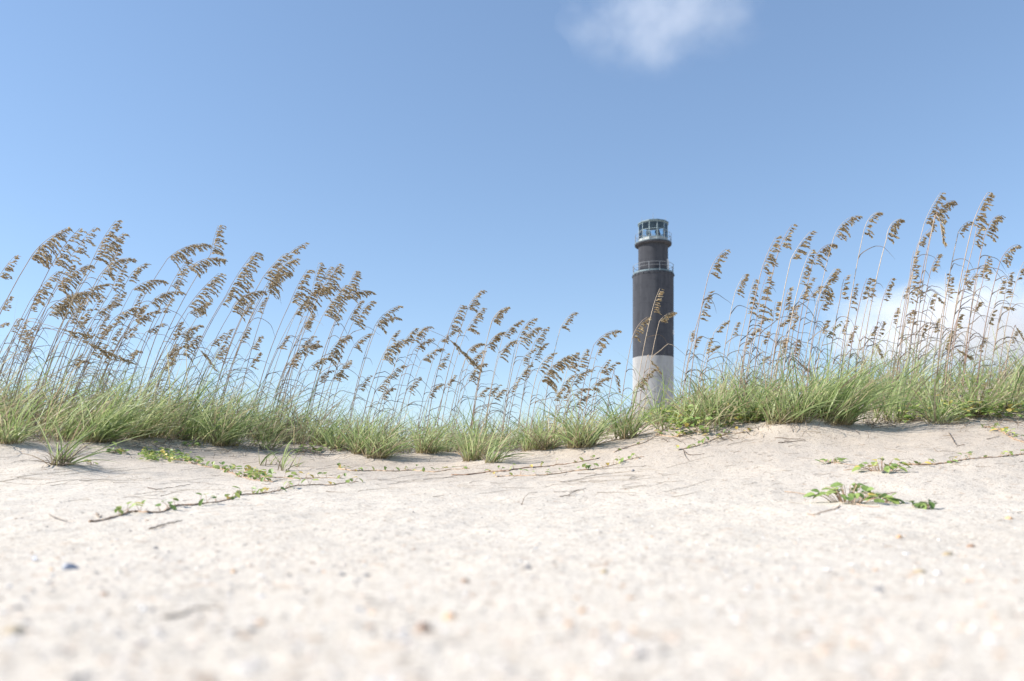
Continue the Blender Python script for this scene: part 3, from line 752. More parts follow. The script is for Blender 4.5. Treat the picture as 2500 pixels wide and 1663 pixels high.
ORD = ['first', 'second', 'third', 'fourth', 'fifth', 'sixth', 'seventh', 'eighth', 'ninth', 'tenth', 'eleventh', 'twelfth', 'thirteenth', 'fourteenth', 'fifteenth',
       'sixteenth', 'seventeenth', 'eighteenth', 'nineteenth', 'twentieth', 'twenty-first', 'twenty-second', 'twenty-third', 'twenty-fourth', 'twenty-fifth', 'twenty-sixth', 'twenty-seventh', 'twenty-eighth', 'twenty-ninth', 'thirtieth'] + ['%s-%s' % (t, u) for t in ('thirty', 'forty') for u in ('first', 'second', 'third', 'fourth', 'fifth', 'sixth', 'seventh', 'eighth', 'ninth')]
def build_oats():
    rnd = random.Random(23)
    items = []
    for e in OATS:
        ox, oy, s = RG[e[0]]
        cv = lambda x, y: (ox + x / s, oy + y / s)
        items.append(dict(tip=cv(e[1], e[2]), start=cv(e[3], e[4]), full=e[5], ctrl=cv(*e[6]) if e[6] else None, look=e[7] if len(e) > 7 else None))
    # smaller stalks further back that fill the thicket on the left and the crest on the right
    for _ in range(44):
        x = rnd.uniform(-20, 760); y = rnd.uniform(740, 900)
        items.append(dict(tip=(x + 22, y - 30), start=(x, y + 4), full=rnd.uniform(0.4, 0.8), ctrl=None, look=None))
    for _ in range(26):
        x = rnd.uniform(1700, 2480); y = rnd.uniform(770, 870)
        items.append(dict(tip=(x + 12, y - 30), start=(x, y + 4), full=rnd.uniform(0.3, 0.6), ctrl=None, look=None))
    ZONES = [(-99, 183, 1, 'from the left edge of the photo'), (183, 283, 1, 'right of the big nodding head at far left'),
             (283, 420, 1, 'right of the tallest slanting head at far left'), (420, 534, -1, 'left of the tall straight oat, left dune'),
             (534, 744, 1, 'right of the tall straight oat, left dune'), (744, 930, 1, 'right of the long-armed oat left of centre'),
             (930, 1166, -1, 'left of the snapped dark head'), (1166, 1290, 1, 'right of the snapped dark head'),
             (1290, 1540, -1, 'left of the lighthouse'), (1540, 1660, 1, 'from the left in front of the lighthouse'),
             (1660, 1860, 1, 'right of the lighthouse'), (1860, 2096, -1, 'left of the first tall nodding head at right'),
             (2096, 2297, 1, 'right of the first tall nodding head at right'), (2297, 2412, -1, 'left of the tallest oat, right dune'),
             (2412, 2900, -1, 'from the right edge of the photo')]
    items.sort(key=lambda q: q['tip'][0])
    for lo, hi, way, where in ZONES:
        grp = [q for q in items if lo <= q['tip'][0] < hi][::way]
        for k, q in enumerate(grp):
            ln = math.hypot(q['tip'][0] - q['start'][0], q['tip'][1] - q['start'][1])
            size = 'long' if ln > 85 else ('medium' if ln > 50 else 'short')
            body = 'yellow' if q['look'] else ('thick' if q['full'] >= 1.0 else ('slim' if q['full'] < 0.65 else 'loose'))
            pose = 'nodding' if q['ctrl'] else ('upright' if q['start'][0] > 1500 else 'slanting')
            oat(q['tip'], q['start'], q['ctrl'], q['full'], f"{size} {body} {pose} sea oat, {ORD[k]} {where}", q['look'], None, rnd)
    for e in BROKEN:
        ox, oy, s = RG[e[0]]
        cv = lambda x, y: (ox + x / s, oy + y / s)
        oat(cv(e[5], e[6]), cv(e[3], e[4]), None, e[7], e[8], None, cv(e[1], e[2]), rnd)
build_oats()

# ------------------------------------------------------------------ leaves, vines
def leaf_shape(p, dirv, up, l, w, fold, tint, notch=0.1):
    """one rounded folded leaf: 2 halves of 4 points each side"""
    sd = dirv.cross(up).normalized(); nn = sd.cross(dirv).normalized()
    prof = [(0.0, 0.10), (0.16, 0.62), (0.42, 1.0), (0.70, 0.86), (0.9, 0.45), (1.0, 0.06)]
    V = []; Fc = []
    for t, k in prof:
        c = p + dirv * (l * t) + nn * (-0.18 * l * t * t)
        V += [c - sd * (w * 0.5 * k) + nn * (fold * w * 0.5 * k), c, c + sd * (w * 0.5 * k) + nn * (fold * w * 0.5 * k)]
    for i in range(len(prof) - 1):
        b = 3 * i
        Fc += [(b, b + 1, b + 4, b + 3), (b + 1, b + 2, b + 5, b + 4)]
    return V, Fc, [tint] * len(V)

def add_leaf(acc, p, dirv, up, l, w, fold, r):
    V, Fc, T = leaf_shape(p, dirv, up, l, w, fold, (r, 0.5, 0, 1))
    b = len(acc[0]); acc[0].extend(V); acc[1].extend([tuple(i + b for i in f) for f in Fc]); acc[2].extend(T)

def path_on_sand(pts, lift=0.006, sub=9):
    W_ = [hit(*p) for p in pts]; out = []
    for i in range(len(W_) - 1):
        p0 = W_[max(i - 1, 0)]; p1 = W_[i]; p2 = W_[i + 1]; p3 = W_[min(i + 2, len(W_) - 1)]
        for k in range(sub):
            t = k / sub
            q = 0.5 * ((2 * p1) + (-p0 + p2) * t + (2 * p0 - 5 * p1 + 4 * p2 - p3) * t * t + (-p0 + 3 * p1 - 3 * p2 + p3) * t ** 3)
            q.z = gz(q.x, q.y) + lift; out.append(q)
    e = W_[-1].copy(); e.z = gz(e.x, e.y) + lift; out.append(e)
    return out

def vine(pts, label, leaf_len, every, rnd, radius=0.005, yellow=0.1, leaf_from=0.0, side=2, buried=0.35):
    path = path_on_sand(pts, lift=radius * 0.5)
    base = path[0].copy()
    root = empty('creeping_vine', base, label, 'vine', 'vines creeping over the sand')
    mb = MB()
    path = [p + Vector((0, rnd.uniform(-0.008, 0.008), rnd.uniform(-radius * buried, radius * 0.5))) for p in path]
    mb.tube([p - base for p in path], radius, radius * 0.45, n=6, tint=(rnd.random(), 0.5, 0, 1))
    mb.build('runner', M['runner'], root, smooth=True)
    acc = ([], [], []); tot = 0.0; nxt = leaf_from
    stalks = MB()
    for i in range(len(path) - 1):
        seg = (path[i + 1] - path[i]).length; tot += seg
        while tot > nxt:
            nxt += every * rnd.uniform(0.5, 1.6)
            for _ in range(rnd.choice((1, 2, 2, side))):
                hgt = leaf_len * rnd.uniform(0.3, 1.0)
                off = Vector((rnd.uniform(-0.6, 0.8) * leaf_len, rnd.uniform(-0.7, 0.7) * leaf_len, hgt))
                q = path[i] - base
                stalks.tube([q, q + off * 0.6 + Vector((0, 0, hgt * 0.2)), q + off], 0.0011, 0.0008, n=4)
                dv = Vector((rnd.uniform(-0.5, 1), rnd.uniform(-0.8, 0.8), rnd.uniform(-0.55, 0.35))).normalized()
                upv = Vector((rnd.uniform(-0.4, 0.2), rnd.uniform(-0.6, 0.2), 1)).normalized()
                r = 1.0 if rnd.random() < yellow else rnd.uniform(0.15, 0.9)
                add_leaf(acc, q + off, dv, upv, leaf_len * rnd.uniform(0.7, 1.2), leaf_len * rnd.uniform(0.5, 0.8), rnd.uniform(0.1, 0.6), r)
    if stalks.v: stalks.build('leaf_stalks', M['runner'], root)
    if acc[0]: pyd('foliage', *acc, M['leaf'], root)
    return root

def cvt(ox, oy, s, pts): return [(ox + x / s, oy + y / s) for x, y in pts]
rv = random.Random(5)
A_ = lambda pts: cvt(0, 880, 3.681, pts)
B_ = lambda pts: cvt(600, 880, 3.681, pts)
C_ = lambda pts: cvt(1200, 880, 3.681, pts)
D_ = lambda pts: cvt(1860, 880, 3.681, pts)
vine(A_([(800, 1456), (1000, 1420), (1190, 1366), (1420, 1370), (1600, 1305), (1830, 1288), (2130, 1220), (2356, 1198)]) + B_([(150, 1195), (300, 1172), (470, 1125), (660, 1118), (850, 1110), (1010, 1092)]),
     'longest brown vine runner, snaking across the foreground sand at left', 0.032, 0.085, rv, 0.0038, 0.08, 0.22)
vine(A_([(1380, 850), (1560, 895), (1700, 915), (1850, 955), (2010, 985), (2140, 1040), (2330, 1085)]) + B_([(120, 1080), (250, 1095)]),
     'leafy vine trailing from the shaded hollow down the sand at left', 0.042, 0.05, rv, 0.005, 0.1, 0.0)
vine(A_([(2200, 1000), (2340, 1040)]) + B_([(40, 1030), (180, 1050), (330, 1055), (500, 1062), (680, 1058), (880, 1062)]),
     'vine with yellowing leaves, above the longest brown runner', 0.036, 0.07, rv, 0.004, 0.25, 0.0)
vine(B_([(830, 972), (970, 996), (1130, 994), (1280, 997), (1480, 990), (1700, 1004), (1830, 984), (2010, 976)]),
     'thin vine in a straight line along the foot of the middle tufts', 0.034, 0.085, rv, 0.005, 0.05, 0.0)
vine(B_([(1850, 1032), (2000, 1030), (2150, 1010), (2350, 1000)]) + C_([(180, 985), (380, 960), (560, 945), (700, 930), (850, 905), (980, 878)]),
     'upper of two parallel vines climbing right towards the lighthouse', 0.034, 0.10, rv, 0.005, 0.08, 0.3)
vine(C_([(40, 1046), (200, 1040), (380, 1036), (560, 1024), (720, 1000), (860, 985), (990, 965), (1080, 945), (1210, 900), (1370, 868)]),
     'lower of two parallel vines, curving up the slope below the lighthouse', 0.034, 0.075, rv, 0.0042, 0.05, 0.0)
vine(C_([(1690, 806), (1800, 782), (1900, 752), (2000, 712), (2090, 670), (2200, 655), (2330, 640)]),
     'vine with yellow-green leaves at the lip of the bright slope', 0.036, 0.07, rv, 0.0042, 0.3, 0.0)
vine(C_([(1100, 828), (1250, 775), (1380, 735), (1500, 668)]),
     'pair of dark runners shading the slope under the lighthouse tuft', 0.034, 0.16, rv, 0.0045, 0.1, 0.1)
vine(C_([(1480, 672), (1620, 690), (1750, 672), (1860, 640)]),
     'short runner with bright leaves under the ground cover beside the lighthouse', 0.038, 0.05, rv, 0.005, 0.3, 0.0)
vine(D_([(1310, 940), (1430, 940), (1550, 936), (1680, 918), (1750, 906), (1900, 886), (2050, 874), (2200, 860), (2300, 850), (2380, 836)]),
     'straight vine with small leaves running to the right edge', 0.030, 0.075, rv, 0.0045, 0.05, 0.05)
vine(D_([(2000, 600), (2090, 610), (2170, 650), (2230, 690), (2290, 720), (2380, 750)]),
     'short leafy vine just below the tuft at the right edge', 0.040, 0.06, rv, 0.005, 0.2, 0.0)

def leafy_plant(px, py, n, spread_px, height_px, leaf_m, label, tint=(0.1, 0.85), yellow=0.08, runners=(), seed=1):
    rnd = random.Random(seed)
    c = hit(px, py); mpp = c.y / F
    root = empty('beach_plant', c, label, 'plant', 'leafy beach plants')
    acc = ([], [], []); st = MB()
    for i in range(n):
        a = rnd.random() * 6.283; rr = math.sqrt(rnd.random())
        x = rr * math.cos(a) * spread_px * mpp; y = rr * math.sin(a) * spread_px * mpp * 0.55
        g = gz(c.x + x, c.y + y) - c.z
        h = height_px * mpp * (1.05 - 0.85 * rr) * rnd.uniform(0.5, 1.1) + 0.008
        p = Vector((x, y, g + h)); foot = Vector((x * 0.45, y * 0.45, gz(c.x + x * .45, c.y + y * .45) - c.z - 0.004))
        st.tube([foot, foot.lerp(p, 0.5) + Vector((0, 0, h * 0.22)), p], 0.0016, 0.0011, n=5, tint=(rnd.random(), 0, 0, 1))
        dv = Vector((math.cos(a) + rnd.uniform(-0.5, 0.7), math.sin(a) * 0.8 + rnd.uniform(-0.5, 0.5), rnd.uniform(-0.5, 0.4))).normalized()
        upv = Vector((rnd.uniform(-0.5, 0.2), rnd.uniform(-0.75, 0.1), 1)).normalized()
        r = 1.0 if rnd.random() < yellow else rnd.uniform(*tint)
        add_leaf(acc, p, dv, upv, leaf_m * rnd.uniform(0.7, 1.25), leaf_m * rnd.uniform(0.55, 0.85), rnd.uniform(0.1, 0.5), r)
    st.build('leaf_stalks', M['runner'], root)
    pyd('foliage', *acc, M['leaf'], root)
    for rp in runners:
        pth = path_on_sand(rp, 0.003)
        b = MB(); b.tube([p - c for p in pth], 0.0021, 0.0014, n=5, tint=(0.8, 0, 0, 1)); b.build('runner', M['runner'], root, smooth=True)
leafy_plant(2155, 1150, 32, 60, 40, 0.037, 'bright yellow-green leafy plant at the start of the straight vine', (0.35, 0.97), 0.12, [D_([(735, 992), (860, 985), (1000, 975)])], 2)
leafy_plant(2030, 1132, 12, 34, 9, 0.030, 'row of small flat leaves left of the bright yellow-green plant', (0.2, 0.8), 0.0, [D_([(510, 905), (650, 920), (770, 940), (900, 950)])], 7)
leafy_plant(2070, 1226, 44, 94, 50, 0.036, 'largest leafy plant, nearest the camera and slightly blurred, on the right sand', (0.0, 0.75), 0.02,
            [D_([(205, 1185), (330, 1198), (470, 1215)]), D_([(700, 1310), (600, 1355), (490, 1390), (400, 1385)]), D_([(800, 1295), (950, 1315), (1060, 1322)]), D_([(1000, 1240), (1110, 1205), (1205, 1190)])], 3)
leafy_plant(2157, 1226, 12, 28, 16, 0.046, 'small leaf cluster touching the blurred plant on its right side', (0.1, 0.7), 0.0, [], 4)
leafy_plant(2267, 1243, 8, 17, 14, 0.042, 'tiny dark green plant alone to the right of the blurred plant', (0.0, 0.5), 0.0, [], 5)
leafy_plant(2231, 1237, 2, 5, 18, 0.036, 'single upright leaf between the blurred plant and the tiny plant', (0.0, 0.4), 0.0, [], 6)
leafy_plant(285, 1106, 14, 16, 16, 0.050, 'dark green leafy plant under the big arching tuft at left', (0.0, 0.6), 0.02, [], 8)
leafy_plant(225, 1135, 7, 20, 16, 0.036, 'few yellow-green leaves beside the small wind-bitten tuft', (0.5, 0.9), 0.1, [], 9)
leafy_plant(470, 1090, 10, 18, 10, 0.045, 'small leafy plant at the foot of the tuft combed flat', (0.1, 0.6), 0.02, [], 10)
leafy_plant(752, 1104, 22, 26, 18, 0.048, 'leafy plant half in shade left of the straw-based tufts', (0.1, 0.7), 0.02, [], 12)
leafy_plant(852, 1102, 14, 24, 12, 0.042, 'bright leaf patch tucked between the tufts left of centre', (0.3, 0.8), 0.04, [], 13)

def ground_cover():
    rnd = random.Random(9); acc = ([], [], [])
    spots = []
    for _ in range(3600):
        px = rnd.uniform(1560, 2620); d = toe(px) - 0.05 + 3.0 * rnd.random() ** 2.0; spots.append((px, d, 0.044))
    for _ in range(520):
        px = rnd.uniform(1575, 1760); d = rnd.uniform(5.55, 6.6); spots.append((px, d, 0.044))
    for _ in range(700):
        px = rnd.uniform(930, 1450); d = rnd.uniform(toe(px) + 0.1, 8.2); spots.append((px, d, 0.036))
    for _ in range(260):
        px = rnd.uniform(340, 480); d = rnd.uniform(5.35, 5.9); spots.append((px, d, 0.034))
    for _ in range(400):
        px = rnd.uniform(-50, 900); d = rnd.uniform(toe(px) + 0.1, 7.5); spots.append((px, d, 0.04))
    for px, d, l in spots:
        x = (px - CX) / F * d
        if mnoise.noise((x * 2.3, d * 2.3, 4.4)) < -0.05: continue
        p = Vector((x, d, gz(x, d) + rnd.uniform(0.01, 0.12 if px > 1560 else 0.045)))
        a = rnd.random() * 6.283
        add_leaf(acc, p, Vector((math.cos(a), math.sin(a), rnd.uniform(-0.5, 0.4))).normalized(), Vector((rnd.uniform(-0.6, 0.4), rnd.uniform(-0.9, 0.2), 1)).normalized(),
                 l * rnd.uniform(0.7, 1.25), l * rnd.uniform(0.5, 0.8), rnd.uniform(0.05, 0.5), 1.0 if rnd.random() < 0.06 else rnd.uniform(0.1, 0.95))
    o = pyd('ground_cover', *acc, M['leaf'], None)
    tag(o, 'low bright green creeping leaves between the dune grasses', 'ground cover', kind='stuff')
ground_cover()

# ------------------------------------------------------------------ twigs, straw, shells
def twig(pts, r, label, forks=(), lift=0.004, mat='twig', tint=0.3, rise=None):
    path = path_on_sand(pts, lift, sub=5) if not rise else None
    if rise:            # stands up out of the sand
        h0 = hit(*pts[0]); path = [h0 - Vector((0, 0, 0.01))] + [P(q[0], q[1], h0.y) for q in pts[1:]]
    base = path[0].copy(); mb = MB(); rnd = random.Random(int(pts[0][0]))
    path = [p + Vector((rnd.uniform(-1, 1), rnd.uniform(-1, 1), rnd.uniform(0, 1))) * (r * 0.5) for p in path]
    r *= 0.52
    mb.tube([p - base for p in path], r, r * 0.5, n=6, tint=(tint, 0, 0, 1))
    for f in forks:
        fp = path_on_sand(f, lift, sub=4); mb.tube([p - base for p in fp], r * 0.6, r * 0.3, n=5, tint=(tint, 0, 0, 1))
    o = mb.build('twig', M[mat], smooth=True); o.location = base
    return tag(o, label, 'twig', 'twigs lying on the sand')
twig(A_([(1350, 1525), (1490, 1488), (1640, 1460)]), 0.0055, 'straight reddish twig below the long runner at left', tint=0.25)
twig(A_([(445, 1400), (530, 1432), (610, 1460)]), 0.004, 'short thin twig left of the end of the long runner', tint=0.3)
twig(A_([(1320, 1148), (1430, 1164), (1550, 1150), (1700, 1125)]), 0.0045, 'dark curved twig between the small tuft and the long runner', tint=0.1)
twig(A_([(870, 1398), (885, 1408), (905, 1420)]), 0.007, 'stubby brown leaf-like chip above the runner end', tint=0.4)
twig(B_([(720, 1185), (800, 1190), (890, 1196)]), 0.0035, 'small straight twig below the middle of the long runner', tint=0.5)
twig(C_([(1725, 812), (1760, 850), (1830, 856), (1910, 846)]), 0.005, 'forked dark twig on the bright slope under the yellow-green vine', forks=[C_([(1725, 812), (1740, 860), (1775, 905)])], tint=0.05)
twig(C_([(775, 1026), (860, 1024), (955, 1024)]), 0.004, 'short level twig just below the two parallel vines', tint=0.2)
twig(C_([(620, 1100), (760, 1080), (900, 1062), (1100, 1044), (1380, 1050)]), 0.003, 'long pale straw lying below the dark stone', tint=0.95)
twig(C_([(260, 1300), (290, 1240), (335, 1195), (410, 1186)]), 0.003, 'grey twig arched up from the sand in the middle', tint=0.3, rise=0.03)
twig(C_([(610, 1232), (700, 1218), (760, 1185), (850, 1158)]), 0.004, 'crumbly root fragment on the sand below the parallel vines', forks=[C_([(680, 1220), (740, 1225), (760, 1200)]), C_([(700, 1195), (780, 1170), (830, 1180)])], tint=0.45)
twig(D_([(1680, 655), (1715, 715), (1748, 765), (1822, 768)]), 0.005, 'dark twig bent like a hockey stick on the right slope', tint=0.12)
twig(D_([(150, 746), (270, 738), (392, 728)]), 0.006, 'lower of two fallen straws in front of the slope-lip tuft', tint=0.2)
twig(D_([(115, 702), (260, 712), (390, 716)]), 0.005, 'upper of two fallen straws in front of the slope-lip tuft', tint=0.25)
twig(D_([(1545, 800), (1595, 825), (1740, 830), (1890, 855)]), 0.003, 'long thin twig below the hockey-stick twig', forks=[D_([(1600, 822), (1680, 800)])], tint=0.6)
twig(D_([(2020, 712), (2080, 700), (2135, 685)]), 0.004, 'dark twig beside the leafy vine at the right edge', tint=0.1)
twig(C_([(2020, 748), (2110, 705), (2190, 668)]), 0.003, 'thin straw leaning along the lip of the bright slope', tint=0.5)
twig(C_([(2120, 768), (2240, 740), (2370, 715)]), 0.003, 'thin brown straw on the bare sand under the slope-lip tuft', tint=0.4)
twig(cvt(0, 1240, 2.946, [(1180, 800), (1300, 775), (1430, 735), (1590, 738)]), 0.0028, 'blurred brown stick in the near sand at left', tint=0.35, lift=0.001)

def straw_litter():
    rnd = random.Random(31); mb = MB()
    for _ in range(230):
        px = rnd.uniform(-80, 2560)
        py = rnd.gauss(1172, 22) if px < 1650 else rnd.gauss(1120, 45)
        if py < 1105 and px < 1500 or py > 1300: continue
        L = rnd.uniform(12, 120) if px < 1650 else rnd.uniform(6, 40)
        a = rnd.gauss(-0.06, 0.10)
        pts = [(px, py), (px + L * 0.5, py + L * 0.5 * a + rnd.uniform(-2.5, 2.5)), (px + L, py + L * a + rnd.uniform(-2, 2))]
        path = path_on_sand(pts, 0.002, sub=4)
        mb.tube(path, rnd.uniform(0.0006, 0.0013), 0.0005, n=4, tint=(rnd.uniform(0.55, 1.0), 0.5, 0, 1))
    o = mb.build('straw_litter', M['straw'])
    tag(o, 'fine dry straws scattered over the sand', 'straw', kind='stuff')
straw_litter()

def dead_grass():
    rnd = random.Random(63); mb = MB()
    for _ in range(1500):
        px = rnd.uniform(-150, 2650); d = toe(px) + rnd.gauss(0.05, 0.22)
        x = (px - CX) / F * d; a = rnd.random() * 6.283; l = rnd.uniform(0.03, 0.16)
        p0 = Vector((x, d, gz(x, d) + 0.004)); x2, y2 = x + l * math.cos(a), d + l * math.sin(a)
        p2 = Vector((x2, y2, gz(x2, y2) + rnd.uniform(0.002, 0.05)))
        mid = p0.lerp(p2, 0.5) + Vector((rnd.uniform(-.01, .01), rnd.uniform(-.01, .01), rnd.uniform(0.0, 0.02)))
        r = rnd.uniform(0.0009, 0.0024)
        mb.tube([p0, mid, p2], r, r * 0.5, n=4, tint=(rnd.random(), 0.5, 0, 1))
    o = mb.build('dead_grass', M['straw'])
    tag(o, 'dead grass stems littering the sand at the foot of the tufts', 'dead grass', kind='stuff')
dead_grass()

def stone_bm(l, w, h, rnd, n=9):
    """irregular flattened stone or shell chip, half sunk"""
    V = []; Fc = []
    rings = [(0.0, -0.4), (0.75, -0.3), (1.0, 0.05), (0.82, 0.5), (0.45, 0.85), (0.0, 1.0)]
    jit = [rnd.uniform(0.75, 1.2) for _ in range(n)]
    for q, z in rings:
        for k in range(n):
            t = 2 * math.pi * k / n
            j = jit[k] * rnd.uniform(0.93, 1.07)
            V.append((l / 2 * q * j * math.cos(t), w / 2 * q * j * math.sin(t), h * z))
    for i in range(len(rings) - 1):
        for k in range(n):
            k2 = (k + 1) % n
            Fc.append((i * n + k, i * n + k2, (i + 1) * n + k2, (i + 1) * n + k))
    return V, Fc

def shell_fragments():
    """crushed shell and small stones all over the near sand"""
    rnd = random.Random(77); Vs = []; Fs = []; T = []
    jobs = []
    for _ in range(4200):
        d = 0.36 * (16.0 ** rnd.random()); u = rnd.uniform(-0.75, 0.75)
        jobs.append((u * d, d, rnd.choice((1, 1, 1, 1.3, 1.8)) * rnd.uniform(0.0018, 0.0046)))
    for _ in range(70):
        d = 0.6 * (9.0 ** rnd.random()); u = rnd.uniform(-0.75, 0.75)
        jobs.append((u * d, d, rnd.uniform(0.005, 0.010)))
    for x, y, s in jobs:
        V, Fc = stone_bm(s * rnd.uniform(0.8, 1.8), s, s * rnd.uniform(0.18, 0.4), rnd, n=6)
        a = rnd.random() * 6.283; ca, sa = math.cos(a), math.sin(a); z = gz(x, y) + s * 0.04
        b = len(Vs)
        Vs += [(x + p[0] * ca - p[1] * sa, y + p[0] * sa + p[1] * ca, z + p[2]) for p in V]
        Fs += [tuple(i + b for i in f) for f in Fc]
        T += [(rnd.random(), 0, 0, 1)] * len(V)
    m = plant_material('shell_fragment', [(0.0, (0.30, 0.27, 0.25)), (0.22, (0.46, 0.42, 0.37)), (0.45, (0.64, 0.58, 0.51)), (0.72, (0.80, 0.77, 0.74)), (0.9, (0.66, 0.44, 0.28)), (1.0, (0.40, 0.26, 0.17))], transl=0.0, rough=0.7)
    o = pyd('shell_fragments', Vs, Fs, T, m, None)
    tag(o, 'crushed shell and tiny stones strewn over the sand', 'shell fragments', kind='stuff')
shell_fragments()

def pebble(px, py, lpx, hpx, col, label, seed, name='pebble', cat='pebble'):
    rnd = random.Random(seed); c = hit(px, py); mpp = c.y / F
    V, Fc = stone_bm(lpx * mpp, lpx * mpp * 0.7, hpx * mpp * 0.8, rnd, n=11)
    me = bpy.data.meshes.new(name); me.from_pydata(V, [], Fc); me.update()
    me.polygons.foreach_set('use_smooth', np.ones(len(me.polygons), dtype=bool))
    o = link(name, me, PEB[col], None, c); o.rotation_euler = (0, 0, rnd.random() * 0.6 - 0.3)
    tag(o, label, cat, 'pebbles and shell bits on the sand')
o5 = lambda x, y: (x / 2.946, 1240 + y / 2.946)
o6 = lambda x, y: (800 + x / 2.946, 1240 + y / 2.946)
o7 = lambda x, y: (1700 + x / 2.946, 1240 + y / 2.946)
for i, (xy, l, h, c, lab) in enumerate([
    (o5(110, 900), 58, 22, 'tan', 'large blurred tan pebble at the bottom left edge'),
    (o5(1030, 735), 20, 12, 'white', 'white shell bit left of the blurred stick'),
    (o5(1095, 745), 16, 12, 'grey', 'dark pebble touching the white shell bit by the stick'),
    (o5(750, 630), 18, 12, 'brown', 'brownish pebble below the two blue shells'),
    (o5(370, 448), 12, 7, 'orange', 'small orange chip between the two blue shells'),
    (o5(1680, 465), 15, 9, 'orange', 'orange shell chip above the blurred stick'),
    (o5(1120, 295), 12, 8, 'grey', 'dark pebble on the sand below the straight reddish twig'),
    (o6(690, 885), 48, 26, 'brown', 'large blurred brown pebble near the bottom centre'),
    (o6(875, 795), 42, 18, 'orange', 'blurred peach shell bit beside the large brown pebble'),
    (o6(1440, 437), 22, 11, 'grey', 'dark grey pebble in the middle of the near sand'),
    (o6(985, 535), 20, 12, 'brown', 'reddish pebble up from the peach shell bit'),
    (o6(100, 487), 22, 10, 'grey', 'grey pebble paired with another one left of centre'),
    (o6(275, 492), 20, 11, 'grey', 'right one of two grey pebbles left of centre'),
    (o6(1990, 468), 20, 12, 'tan', 'olive brown pebble right of the dark grey one'),
    (o6(1835, 750), 22, 15, 'orange', 'faint orange pebble in the blurred sand right of centre'),
    (o7(1810, 340), 24, 11, 'tan', 'lower of two tan pebbles in the blurred sand at right'),
    (o7(1975, 283), 20, 10, 'brown', 'upper brown pebble of two in the blurred sand at right'),
    (o7(1310, 598), 36, 14, 'grey', 'flat grey pebble in the blurred sand at right'),
    (o7(1460, 215), 16, 10, 'orange', 'yellow-orange shell chip on the sand at right'),
    (o7(2245, 80), 18, 9, 'orange', 'peach shell chip near the right edge'),
    (o7(1610, 465), 30, 11, 'tan', 'elongated beige pebble beside a white shell bit'),
    (o7(1735, 478), 18, 12, 'white', 'white shell bit beside the elongated beige pebble')]):
    pebble(*xy, l, h, c, lab, 100 + i)
c_ = C_([(1272, 998)])[0]
pebble(*c_, 11, 7, 'grey', 'dark pointed stone on the sand below the lighthouse', 90)

def mussel(px, py, lpx, hpx, rz, tilt, label, seed):
    """half a mussel shell: pointed at one end, domed, hollow"""
    c = hit(px, py); mpp = c.y / F; L = lpx * mpp; Wd = L * 0.48; H = L * 0.34
    V = []; Fc = []; nu, nv = 14, 10
    for i in range(nu + 1):
        t = i / nu; w = Wd / 2 * (math.sin(math.pi * t ** 0.72) ** 0.75) if 0 < t < 1 else 0.0005
        for j in range(nv + 1):
            q = j / nv * math.pi
            V.append((L * (t - 0.5), w * math.cos(q), H * math.sin(q) * (w / (Wd / 2)) ** 0.8))
    for i in range(nu):
        for j in range(nv):
            a = i * (nv + 1) + j
            Fc.append((a, a + 1, a + nv + 2, a + nv + 1))
    root = empty('mussel_shell', c, label, 'shell', 'blue mussel shells in the near sand')
    root.rotation_euler = (tilt, 0.1, rz); root.location.z += Wd * 0.35 if tilt > 1 else 0.0
    for nm, k, mt in (('outer_shell', 1.0, 'mussel'), ('pearl_lining', 0.93, 'pearl')):
        me = bpy.data.meshes.new(nm); me.from_pydata([(v[0] * k, v[1] * k, v[2] * k) for v in V], [], Fc); me.update()
        me.polygons.foreach_set('use_smooth', np.ones(len(me.polygons), dtype=bool))
        link(nm, me, M[mt], root)
mussel(90, 1369, 30, 12, -0.9, 1.9, 'upturned mussel shell showing its white inside, on the near sand at left', 1)
mussel(174, 1390, 44, 16, 0.1, 0.1, 'slate blue mussel shell lying dome up on the near sand', 2)

# ------------------------------------------------------------------ lighthouse
LD = 94.2
def lz(py): return (HY - py) / F * LD + HC
lx = (1594.5 - CX) / F * LD
gb = -0.25 + HC
lh = empty('lighthouse', (lx, LD, gb), 'tall round lighthouse, black over white, with glazed lantern room', 'lighthouse')
Z = lambda py: lz(py) - gb
R1, R2, R3 = 2.5, 1.82, 2.25
zb, zd, zs = Z(874.5), Z(672.5), Z(602.0)
m = MB(); m.lathe([(R1, 0), (R1, 1.2)], cap1=False); m.build('grey_base', M['grey'], lh)
m = MB(); m.lathe([(R1, 1.2), (R1, zb)], n=160, cap0=False, cap1=False); m.build('white_band', M['white'], lh)
m = MB(); m.lathe([(R1, zb), (R1, zd - 0.30), (R1 + 0.035, zd - 0.28), (R1 + 0.035, zd), (R1 - 0.05, zd + 0.004), (0.01, zd + 0.02)], n=160, cap0=False, cap1=False); bb = m.build('black_band', M['black'], lh)
m = MB(); m.lathe([(R2, zd + 0.01), (R2, zs)], n=144, cap0=False, cap1=False); m.build('upper_shaft', M['black'], lh)
